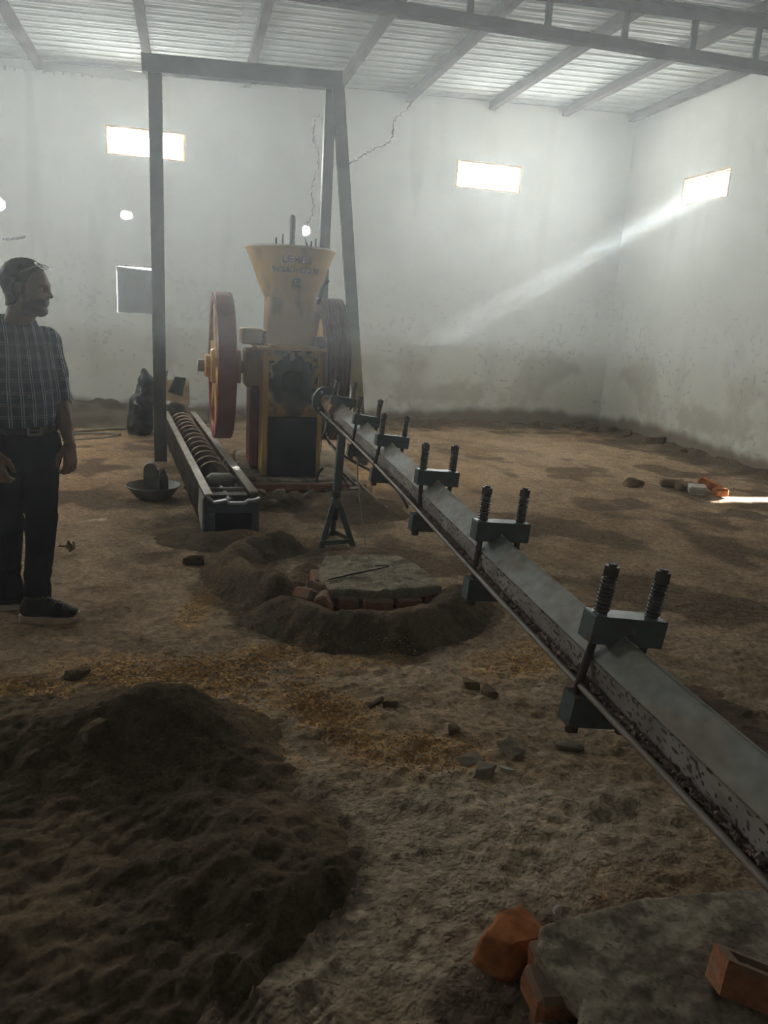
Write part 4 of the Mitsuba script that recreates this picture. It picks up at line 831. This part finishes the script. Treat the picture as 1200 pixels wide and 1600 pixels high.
E_((0.085, 0, -0.0505), (0.0105, 0.024, 0.0055), 0.006); E_((0.083, 0, -0.0605), (0.0105, 0.021, 0.006), 0.006); E_((0.094, 0, -0.0555), (0.006, 0.022, 0.0012), 0.003, 'cut')
add('person__body', S.mesh(), 'skin', True)
# hair, stubble, brows, eyes: shells of the head
def shell(off, region, h_lo, h_hi, m_, key):
    a = tuple(slice(int((h_lo[k] - S.lo[k]) / S.h), int((h_hi[k] - S.lo[k]) / S.h)) for k in range(3))
    lo = S.lo + np.array([x.start for x in a]) * S.h; F = S.F[a]; p = np.stack(np.meshgrid(*[S.axes[k][a[k]] for k in range(3)], indexing='ij'), -1); q = (p - HC) @ RH
    add(key, surface_nets(np.maximum(np.maximum(F - off(q, p), -(F + 0.012)), region(q)).astype(np.float32), lo, S.h), m_, True)
lo_, hi_ = HC - V(0.13, 0.12, 0.14), HC + V(0.13, 0.12, 0.14)
def nz(p, s): return meshkit.noise(p * s, 3) - 0.5
def hair_edge(q):
    f_, l_, u_ = q[..., 0], np.abs(q[..., 1]), q[..., 2]
    line = 0.020 + 0.50 * np.clip(u_ - 0.02, -1, 0.075) - 0.4 * np.clip(u_ - 0.09, 0, 1) + 0.010 * np.clip((0.05 - l_) / 0.05, 0, 1)
    d = np.maximum(f_ - line, -0.062 + 0.25 * f_ - u_)
    ear = 0.030 - np.hypot((f_ + 0.004) / 0.85, (u_ + 0.008)); ear = np.where(l_ > 0.055, ear, -1.0)
    return np.maximum(d, ear)
shell(lambda q, p: 0.010 + 0.005 * nz(p, 90) + 0.006 * np.clip(q[..., 2] / 0.1, 0, 1), hair_edge, lo_, hi_, 'hair_black', 'person__hair')
for s_ in (-1, 1):
    add('person__eyebrow', tube(spline([Hd(0.090, 0.012 * s_, 0.019), Hd(0.087, 0.030 * s_, 0.024), Hd(0.070, 0.048 * s_, 0.018)], 10), [0.002] + [0.0042] * 8 + [0.002], 8), 'hair_black', True)
    add('person__eye', mov(trimesh.creation.icosphere(subdivisions=3, radius=0.0105), Hd(0.0705, 0.031 * s_, 0.004)), mat('eye_white', (0.5, 0.48, 0.45), 0.25), True); add('person__eye__iris', mov(trimesh.creation.icosphere(subdivisions=2, radius=0.0055), Hd(0.0765, 0.031 * s_, 0.004)), 'hair_black', True)
# shirt
def plaid(p, n, uv):
    l = (p.x + 0.735) * math.cos(YAW) + (p.y - 3.78) * math.sin(YAW); f = (p.x + 0.735) * math.sin(YAW) - (p.y - 3.78) * math.cos(YAW)
    u = l + 0.06 * smoothstep(1.05, 1.4, p.z) * l / 0.1 * 0.5 + 0.25 * dr.select(dr.abs(l) > 0.12, f, 0.0)
    def lines(t, per, gap, w):
        x = (t / per - dr.floor(t / per)) * per
        return dr.maximum(smoothstep(w, w * 0.5, dr.abs(x - per * 0.5 - gap)), smoothstep(w, w * 0.5, dr.abs(x - per * 0.5 + gap)))
    c = mix((0.024, 0.042, 0.082), (0.042, 0.066, 0.115), smoothstep(0.35, 0.65, noise(u / 0.026 + 7, p.z / 0.03, 0.5)))
    ph = p.z + 0.012 * fbm(p.x * 6, p.y * 6, p.z * 3, 2)
    c = mix(c, (0.34, 0.31, 0.34), 0.6 * lines(ph + 0.01, 0.052, 0.0045, 0.0024))
    return mix(c, (0.58, 0.59, 0.62), 0.85 * lines(u + 0.008 * fbm(p.z * 5, p.x * 4, 0.0, 2), 0.05, 0.005, 0.0024))
mat('plaid_cotton', plaid, 0.8, 0.0, 0.2, sheen=0.3)
RB3 = np.stack([LA, FA, V(0, 0, 1)], 1)
C = Sdf((-1.06, 3.44, 0.88), (-0.44, 4.06, 1.44), 0.0045)
for z, a, b, f in ((1.30, 0.142, 0.10, -0.005), (1.20, 0.158, 0.118, 0.0), (1.08, 0.152, 0.122, 0.008), (0.99, 0.150, 0.122, 0.012), (0.94, 0.15, 0.112, 0.0)):
    C.ell(B(0, f, z), (a, b, 0.13 if z > 0.95 else 0.055), RB3, 0.05)
C.cone(B(-0.135, -0.01, 1.315), B(0.135, -0.01, 1.315), 0.056, 0.056, 0.05); C.cone(B(0, -0.012, 1.32), B(0, -0.005, 1.385), 0.085, 0.066, 0.04)
LCU, RCU = LEL + (LWR - LEL) * 0.06, REL + (RWR - REL) * 0.06
C.chain([LSH, LSH + (LEL - LSH) * 0.55, LCU], [0.062, 0.057, 0.052], 0.025); C.chain([RSH, RSH + (REL - RSH) * 0.55, RCU], [0.062, 0.057, 0.052], 0.025)
pw = C.points(); zz = pw[..., 2]
wr = 0.007 * (meshkit.fbm(np.stack([pw[..., 0] * 16 + zz * 8, pw[..., 1] * 16, zz * 13], -1), 2, 4) - 0.5) + 0.006 * np.sin(zz * 75 + 18 * (meshkit.noise(pw * 7, 5) - 0.5)) * np.clip((1.02 - zz) / 0.08, 0, 1) * 0.7
C.F = C.F + wr.astype(np.float32)
hole = lambda a, b, r: (lambda d, L: np.where((((pw - a) @ d) > 0), np.linalg.norm(pw - a - ((pw - a) @ d)[..., None] * d, axis=-1) - r, 9.0))((b - a) / np.linalg.norm(b - a), 1)
C.F = np.maximum(C.F, -hole(LCU - (LWR - LEL) * 0.02, LWR, 0.046)); C.F = np.maximum(C.F, -hole(RCU - (RWR - REL) * 0.02, RWR, 0.046))
C.F = np.maximum(C.F, (0.948 - zz)).astype(np.float32); neck = np.linalg.norm((pw - B(0, 0.0, 0))[..., :2], axis=-1) - 0.060; C.F = np.maximum(np.maximum(C.F, zz - 1.385), -np.maximum(neck, 1.355 - zz)).astype(np.float32)
sm = C.mesh(); add('person__shirt', sm, 'plaid_cotton', True)
# collar, placket buttons, cuffs
ang = np.linspace(0.30, 2 * math.pi - 0.30, 48); ring = []
for rr, dz in ((0.070, 1.365), (0.071, 1.40), (0.074, 1.428), (0.081, 1.430), (0.098, 1.388), (0.109, 1.364), (0.104, 1.360)):
    ring.append(np.stack([B(rr * math.sin(a), -0.006 + (rr + 0.006) * math.cos(a), dz - 0.05 * max(0, math.cos(a)) ** 2 - 0.018 * (rr > 0.085) * max(0, math.cos(a)) ** 4) for a in ang]))
add('person__collar', grid_mesh(np.stack(ring, 0)), 'plaid_cotton', True)
for z in (1.30, 1.23, 1.16, 1.085, 1.01): 
    cen = B(0.0, 0.0, z); k = np.argmin(np.linalg.norm(sm.vertices - B(0.0, 0.14, z), axis=1)); add('person__button', mov(rock((0.0055, 0.0055, 0.0055), 1, 0), sm.vertices[k] + FA * 0.001), mat('button_grey', (0.25, 0.26, 0.28), 0.4), True)
for a, b in ((LEL, LWR), (REL, RWR)):
    d = (b - a); m = tube([a + d * 0.00, a + d * 0.03, a + d * 0.10, a + d * 0.125], [0.050, 0.0555, 0.054, 0.049], 24, False); m2 = tube([a + d * 0.125, a + d * 0.03], [0.049, 0.042], 24, False); add('person__sleeve_cuff', cat_([m, m2]), 'plaid_cotton', True)
# trousers
dull('dark_trousers', mottled((0.009, 0.0105, 0.0125), (0.015, 0.017, 0.02), 8.0))
P_ = Sdf((-1.02, 3.5, 0.04), (-0.50, 4.08, 1.0), 0.0055)
P_.ell(B(0, 0.0, 0.90), (0.158, 0.118, 0.10), RB3, 0.03); P_.ell(B(0, -0.01, 0.83), (0.163, 0.122, 0.10), RB3, 0.04)
LL = [B(0.082, 0.0, 0.84), V(-0.672, 3.79, 0.47), V(-0.712, 3.80, 0.13)]; RL = [B(-0.082, 0.0, 0.84), V(-0.825, 3.83, 0.48), V(-0.865, 3.93, 0.13)]
for L in (LL, RL): P_.chain(L, [0.088, 0.066, 0.058], 0.03); P_.cone(L[2], L[2] - V(0, 0, 0.045), 0.058, 0.061, 0.01)
pt = P_.points(); fold = np.sin(pt[..., 2] * 62 + 10 * meshkit.noise(pt * 6, 8)) * (np.clip((0.30 - pt[..., 2]) / 0.2, 0, 1) + np.exp(-((pt[..., 2] - 0.48) / 0.08) ** 2) * 0.6 + np.exp(-((pt[..., 2] - 0.78) / 0.06) ** 2) * 0.5)
P_.F = (P_.F + 0.006 * fold + 0.008 * (meshkit.fbm(pt * 9, 2, 6) - 0.5)).astype(np.float32); P_.F = np.maximum(P_.F, np.maximum(pt[..., 2] - 0.965, 0.062 - pt[..., 2]))
tm = P_.mesh(); add('person__trousers', tm, 'dark_trousers', True)
# belt and buckle
a = np.linspace(0, 2 * math.pi, 73); bl = lambda g, z: np.stack([B((0.155 + g) * math.sin(t), (0.114 + g) * math.cos(t), z) for t in a])
bm = grid_mesh(np.stack([bl(0.002, 0.918), bl(0.007, 0.918), bl(0.007, 0.952), bl(0.002, 0.952)], 0)); add('person__belt', bm, mat('black_leather', (0.013, 0.012, 0.012), 0.4), True)
bk = sg.box(-0.03, -0.022, 0.03, 0.022).buffer(0.004).difference(sg.box(-0.022, -0.014, 0.022, 0.014)); bkm = trimesh.creation.extrude_polygon(bk, 0.004, engine='earcut')
def on_front(m, l, f, z, yaw=0): M = np.eye(4); M[:3, 0], M[:3, 1], M[:3, 2], M[:3, 3] = LA, V(0, 0, 1), FA, B(l, f, z); m = m.copy(); m.apply_transform(M); return m
add('person__belt_buckle', on_front(bkm, 0.02, 0.121, 0.935), mat('buckle_steel', (0.3, 0.3, 0.29), 0.35, 0.6)); add('person__belt_buckle__prong', on_front(box(-0.018, 0.026, -0.003, 0.003, 0.002, 0.006), 0.02, 0.121, 0.935), 'buckle_steel')
for l in (-0.09, 0.095): add('person__belt_loop', on_front(box(-0.006, 0.006, -0.026, 0.026, 0, 0.004), l, 0.124 * math.sqrt(1 - (l / 0.165) ** 2), 0.935), 'dark_trousers')
add('person__pocket_edge', tube(spline([B(0.135, 0.075, 0.918), B(0.152, 0.05, 0.90), B(0.166, 0.012, 0.872)], 12), 0.004, 8), mat('pale_cloth', (0.42, 0.46, 0.5), 0.7), True, label='pale cloth edge at the hip pocket')
# shoes
mat('shoe_upper', mottled((0.014, 0.013, 0.012), (0.026, 0.024, 0.022), 30.0), 0.7); mat('shoe_sole', mottled((0.50, 0.42, 0.33), (0.60, 0.51, 0.41), 20.0), 0.6); mat('shoe_lace', (0.10, 0.09, 0.08), 0.8)
def shoe(heel, yaw, key):
    c, s_ = math.cos(yaw), math.sin(yaw); z0 = fz(heel[0] + 0.13 * c, heel[1] + 0.13 * s_) - 0.004
    def W(x, y, z): return V(heel[0] + x * c - y * s_, heel[1] + x * s_ + y * c, z0 + z)
    x = np.linspace(0, 0.275, 30); w = 0.034 + 0.017 * np.sin(np.clip((x - 0.04) / 0.22, 0, 1) * math.pi) ** 0.8; w = w * np.sqrt(np.clip(1 - ((x - 0.13) / 0.146) ** 6, 0.02, 1))
    pl = np.r_[np.stack([x, w], 1), np.stack([x[::-1], -w[::-1] * 0.9], 1)]; pol = sg.Polygon(pl).buffer(0).buffer(-0.018).buffer(0.021)
    m = trimesh.creation.extrude_polygon(pol, 0.034, engine='earcut'); v = m.vertices.copy(); spring = 0.022 * np.clip((v[:, 0] - 0.2) / 0.08, 0, 1) ** 2
    m.vertices = np.stack([W(*q) for q in np.stack([v[:, 0], v[:, 1], v[:, 2] + spring], 1)]); k0 = add('person__shoe', m, 'shoe_sole', 40, label='pale sole') if False else None
    kk = free('person__shoe'); add(kk + '__sole', m, 'shoe_sole', 35)
    U = Sdf(np.min([W(a_, b_, 0) for a_ in (-0.03, 0.31) for b_ in (-0.08, 0.08)], 0) - V(0, 0, 0.0), np.max([W(a_, b_, 0.17) for a_ in (-0.03, 0.31) for b_ in (-0.08, 0.08)], 0), 0.004)
    R3 = np.array([[c, -s_, 0], [s_, c, 0], [0, 0, 1]])
    U.ell(W(0.205, 0, 0.045), (0.07, 0.046, 0.034), R3, 0.02); U.ell(W(0.12, 0, 0.055), (0.09, 0.042, 0.04), R3, 0.03); U.ell(W(0.055, 0, 0.06), (0.056, 0.038, 0.05), R3, 0.03); U.cone(W(0.055, 0, 0.08), W(0.06, 0, 0.125), 0.038, 0.036, 0.02); U.cone(W(0.18, 0, 0.06), W(0.10, 0, 0.11), 0.03, 0.026, 0.03)
    pp = U.points(); U.F = np.maximum(U.F, np.maximum(z0 + 0.022 - pp[..., 2], pp[..., 2] - z0 - 0.125)).astype(np.float32)
    um = U.mesh(); add(kk + '__upper', um, 'shoe_upper', True)
    for j in range(5):
        xx = 0.105 + 0.022 * j; zt = 0.118 - 0.012 * j; pts = []
        for yy in np.linspace(-0.024, 0.024, 9):
            near = um.vertices[np.argmin(np.linalg.norm(um.vertices - W(xx + (0.01 if j % 2 else -0.01) * yy / 0.024, yy, zt), axis=1))]; pts.append(near + V(0, 0, 0.0015))
        add(kk + '__lace', tube(np.array(pts), 0.0026, 6), 'shoe_lace', True)
shoe((-0.785, 3.765), math.radians(-8), 'l'); shoe((-0.95, 3.93), math.radians(3), 'r')
say('person', 'standing man in a dark blue checked shirt and dark trousers, looking towards the press', 'person')
# spectacles pushed up on the head
def lens(cf, cl, cu, r):
    n_ = HFt * 0.55 + HU * 0.83; x_ = HL; y_ = np.cross(n_, x_); a = np.linspace(0, 2 * np.pi, 33); c = Hd(cf, cl, cu)
    return np.stack([c + (x_ * np.cos(t) * 1.15 + y_ * np.sin(t) * 0.8) * r for t in a]), c
mat('bright_metal', (0.75, 0.75, 0.72), 0.15, 0.9)
for s_ in (-1, 1):
    lp, c = lens(0.064, 0.034 * s_, 0.100, 0.026); add('spectacles__lens_rim', tube(lp, 0.0026, 8, False), 'bright_metal', True)
    fan = trimesh.Trimesh(np.vstack([c, lp[:-1]]), [[0, i + 1, (i + 1) % 32 + 1] for i in range(32)], process=False); add('spectacles__lens', fan, {'type': 'thindielectric'})
    add('spectacles__temple', tube(spline([Hd(0.064, 0.064 * s_, 0.100), Hd(0.045, 0.080 * s_, 0.088), Hd(0.0, 0.090 * s_, 0.062)], 12), 0.0022, 8), 'bright_metal', True)
add('spectacles__bridge', tube(spline([Hd(0.066, -0.008, 0.105), Hd(0.068, 0, 0.107), Hd(0.066, 0.008, 0.105)], 6), 0.0022, 8), 'bright_metal', True)
say('spectacles', "thin bright-rimmed spectacles pushed up on the standing man's head", 'glasses')

# ------------------------------------------------------------------ smaller things
# shallow pan with two upright blocks
bx, by = -0.265, 6.27; bz = fz(bx, by)
add('metal_pan', lathe([(0, 0.006), (0.10, 0.008), (0.15, 0.03), (0.195, 0.092), (0.212, 0.106), (0.216, 0.112), (0.210, 0.116), (0.19, 0.10), (0.145, 0.04), (0.09, 0.02), (0, 0.018)], 56, at=(bx, by, bz)), mat('pan_steel', mottled((0.10, 0.107, 0.09), (0.15, 0.155, 0.135), 9.0), 0.5, 0.1), 40, label='shallow grey-green metal pan on the floor left of the screw conveyor', cat='pan')
pr = sg.box(-0.055, 0, 0.05, 0.17).union(sg.Point(-0.01, 0.165).buffer(0.046)).intersection(sg.Polygon([(-0.055, 0), (0.05, 0), (0.055, 0.17), (0.02, 0.215), (-0.04, 0.21), (-0.058, 0.19)]))
m = prism(pr.buffer(0.004), 0.08, 'y', -0.04); m.apply_scale((1.05, 1.05, 1.28)); m.apply_translation((bx - 0.012, by + 0.0, bz + 0.02)); add('upright_block', m, mat('block_grey', mottled((0.15, 0.155, 0.135), (0.22, 0.22, 0.19), 14.0), 0.6), 30, label='grey block with a rounded pale top standing upright in the shallow pan', cat='block')
m = hull([(x, y, z) for x, y, z in ((0.046, -0.03, 0), (0.11, -0.035, 0), (0.105, 0.05, 0), (0.046, 0.05, 0), (0.046, -0.03, 0.14), (0.075, -0.02, 0.185), (0.105, 0.0, 0.13), (0.05, 0.045, 0.17))]); m.apply_scale((1.05, 1.05, 1.25)); m.apply_translation((bx, by, bz + 0.02)); add('upright_block', m, 'dirty_iron', label='nearly black pointed lump standing beside the grey block in the pan', cat='block')
# torn cardboard, sack and cloth at the far end of the conveyor
def sheet3(pts, t, key, mat_, label, cat, seed):
    P = np.array(pts, float); n = 12; g = np.array([[(1 - u) * (1 - v) * P[0] + u * (1 - v) * P[1] + u * v * P[2] + (1 - u) * v * P[3] for v in np.linspace(0, 1, n)] for u in np.linspace(0, 1, n)])
    nn = np.cross(P[1] - P[0], P[3] - P[0]); nn /= np.linalg.norm(nn); g = g + nn * 0.06 * (meshkit.fbm(g * 6 + seed, 2, seed) - 0.5)[..., None]
    m = cat_([grid_mesh(g), grid_mesh(g + nn * t, True)]); add(key, m, mat_, True, label=label, cat=cat)
dull('cardboard', mottled((0.34, 0.25, 0.16), (0.44, 0.33, 0.22), 7.0)); mat('black_plastic', mottled((0.015, 0.018, 0.02), (0.03, 0.033, 0.036), 9.0), 0.25)
sheet3([(-0.34, 9.62, 0.43), (0.03, 9.6, 0.36), (0.02, 9.75, 0.66), (-0.33, 9.8, 0.64)], 0.006, 'cardboard_sheet', 'cardboard', 'torn tan cardboard sheet propped at the far end of the screw conveyor', 'cardboard', 3)
sheet3([(-0.22, 9.57, 0.52), (-0.06, 9.56, 0.47), (-0.01, 9.62, 0.69), (-0.14, 9.64, 0.70)], 0.006, 'dark_flap', 'black_plastic', 'dark square flap leaning on the torn cardboard sheet', 'flap', 4)
sheet3([(-0.36, 9.70, 0.60), (-0.24, 9.69, 0.6), (-0.22, 9.75, 0.76), (-0.34, 9.76, 0.72)], 0.006, 'dark_rag', 'dirty_iron', 'dark rag behind the gantry post above the torn cardboard', 'rag', 5)
sk = Sdf((-0.78, 9.35, -0.02), (-0.34, 9.85, 0.9), 0.012); sk.chain([(-0.55, 9.6, 0.10), (-0.53, 9.6, 0.35), (-0.47, 9.62, 0.60)], [0.15, 0.13, 0.10], 0.05); sk.cone((-0.42, 9.62, 0.55), (-0.50, 9.61, 0.76), 0.10, 0.035, 0.04)
q_ = sk.points(); sk.F = (sk.F + 0.05 * (meshkit.fbm(q_ * 9, 3, 3) - 0.5)).astype(np.float32); sk.F = np.maximum(sk.F, 0.0 - q_[..., 2]); add('plastic_sack', sk.mesh(), 'black_plastic', True, label='shiny black plastic sack standing by the back wall behind the gantry post', cat='sack')
# cables and hose
def lay(pts, r, key, mat_, label, cat, n=50): add(key, tube(spline([(x, y, z if z is not None else fz(x, y) + r * 0.8) for x, y, z in pts], n), r, 7), mat_, True, label=label, cat=cat)
dull('pale_cord', (0.42, 0.40, 0.35)); mat('black_cable', (0.015, 0.015, 0.015), 0.5); dull('hose_grey', (0.3, 0.27, 0.22))
lay([(0.895, 4.05, 0.80), (0.905, 4.05, 0.66), (0.93, 4.06, 0.5), (0.965, 4.08, 0.32), (0.99, 4.06, 0.19), (1.02, 4.0, 0.15)], 0.004, 'hanging_cord', 'pale_cord', 'thin pale cord hanging from the rail down to the mortar platform', 'cord')
lay([(1.02, 4.0, 0.152), (1.10, 4.0, 0.152), (0.98, 3.93, 0.152), (0.84, 3.86, 0.152), (0.72, 3.80, 0.15)], 0.004, 'black_wire', 'black_cable', 'thin black wire lying across the top of the mortar platform', 'wire')
lay([(-1.55, 9.4, None), (-1.15, 9.7, None), (-0.75, 9.95, None), (-0.35, 9.6, None)], 0.018, 'pale_hose', 'hose_grey', 'pale hose lying on the floor along the bank by the back wall', 'hose')
lay([(-1.3, 9.3, None), (-0.95, 9.55, None), (-0.78, 9.5, None), (-0.95, 9.28, None), (-1.35, 9.1, None)], 0.016, 'looped_hose', 'hose_grey', 'looped pale hose beside the straight one near the back wall', 'hose')
lay([(1.17, 6.62, 0.50), (1.25, 6.5, 0.38), (1.42, 6.4, 0.28), (1.6, 6.2, 0.2), (1.75, 5.9, None)], 0.012, 'power_cable', 'black_cable', 'black power cable drooping from the right side of the press to the floor', 'cable')
lay([(1.16, 6.6, 0.2), (1.2, 6.45, None), (1.35, 6.35, None), (1.3, 6.5, 0.16), (1.5, 6.3, None)], 0.012, 'coiled_cable', 'black_cable', 'black cable coiled on the plinth right of the press', 'cable')
lay([(1.2, 6.5, 0.42), (1.28, 6.3, 0.3), (1.36, 6.1, 0.2), (1.6, 5.6, None)], 0.007, 'pale_cable', 'pale_cord', 'thin pale cable trailing over the rubble mound behind the jack stand', 'cable')
# rubble lumps by the press
RL_ = [(0.55, 6.2, 0.07), (0.72, 6.12, 0.06), (0.86, 6.25, 0.05), (0.78, 5.95, 0.06), (1.38, 6.35, 0.07), (1.52, 6.42, 0.06), (0.42, 6.0, 0.05), (0.95, 6.0, 0.045), (0.63, 5.9, 0.045)]
RN = ['brown lump of rubble left of the press plinth front, beside the trough', 'grey mortar lump before the left half of the press plinth', 'dusty brick lump touching the middle of the press plinth', 'brown rubble lump in front of the others, nearest the jack stand',
      'grey rubble lump right of the jack stand post by the plinth corner', 'dusty brick lump at the right corner of the press plinth', 'brown lump of rubble beside the blue trough end', 'small grey rubble lump left of the jack stand', 'small brown brick chip among the rubble before the press']
for i, (x, y, s_) in enumerate(RL_):
    add('rubble_lump', mov(shard((s_, s_ * 0.8, s_ * 0.7), 120 + i), (x, y, fz(x, y) + s_ * 0.4 + float(max(h_back(np.array([x]), np.array([y]))[0], 0))), 50 * i), ('clod', 'mortar', 'brick_brown')[i % 3], 25, label=RN[i], cat='rubble lump', group='rubble lumps before the press plinth')
# black clods along the foot of the right-hand corner
WN = ['black clod at the foot of the back wall close to the corner', 'black clod in the far corner between the two walls', 'black clod at the foot of the right wall nearest the corner', 'black clod left of the corner against the back wall',
      'black clod against the right wall, second from the corner', 'black clod against the right wall below its window', 'black clod against the right wall nearest the camera', 'black clod by the back wall farthest left of the corner']
for i in range(8):
    x, y = ((5.9, 10.85), (6.12, 10.75), (6.25, 10.55), (5.75, 11.0), (6.3, 10.1), (6.33, 9.4), (6.3, 8.7), (5.3, 11.0))[i]; s_ = 0.05 + 0.02 * ((i * 7) % 3)
    add('wall_clod', mov(shard((s_ * 1.3, s_, s_ * 0.9), 140 + i), (x, y, fz(x, y) + s_ * 0.3), 60 * i), 'dark_dirt', 25, label=WN[i], cat='clod', group='black clods along the wall foot')
# dry crumpled leaf
ms = []
for i in range(5):
    u, v = np.meshgrid(np.linspace(-1, 1, 9), np.linspace(0, 1, 9), indexing='ij'); w = 0.016 * np.sin(np.pi * np.clip(v, 0.03, 0.97)) * u
    P = np.stack([w, 0.075 * v, 0.012 * np.abs(u) + 0.02 * np.sin(3 * v + i) + 0.004 * np.sin(9 * v + 5 * u)], -1); ms.append(mov(grid_mesh(P), (0, 0, 0.004), 75 * i + 20, 25 + 14 * i))
m = cat_(ms); add('dry_leaf', mov(m, (-0.705, 4.84, fz(-0.705, 4.84) + 0.004)), dull('leaf_brown', (0.22, 0.18, 0.125)), True, label='crumpled dry leaf on the floor right of the standing man', cat='leaf')

# dust hanging in the upper air
e = 0.012
hz = prism([(XL + e, 1.28), (XR - e, 1.28), (XR - e, roof_z(XR) - 0.115), (XL + e, roof_z(XL) - 0.115)], YB - YF - 2 * e, 'y', YF + e)
scene['dust_haze'] = mikit.ply(hz, {'type': 'null'}, interior={'type': 'ref', 'id': 'dust_medium'})
say('dust_haze', 'thin whitish dust haze hanging in the upper air of the hall', 'haze', kind='stuff')
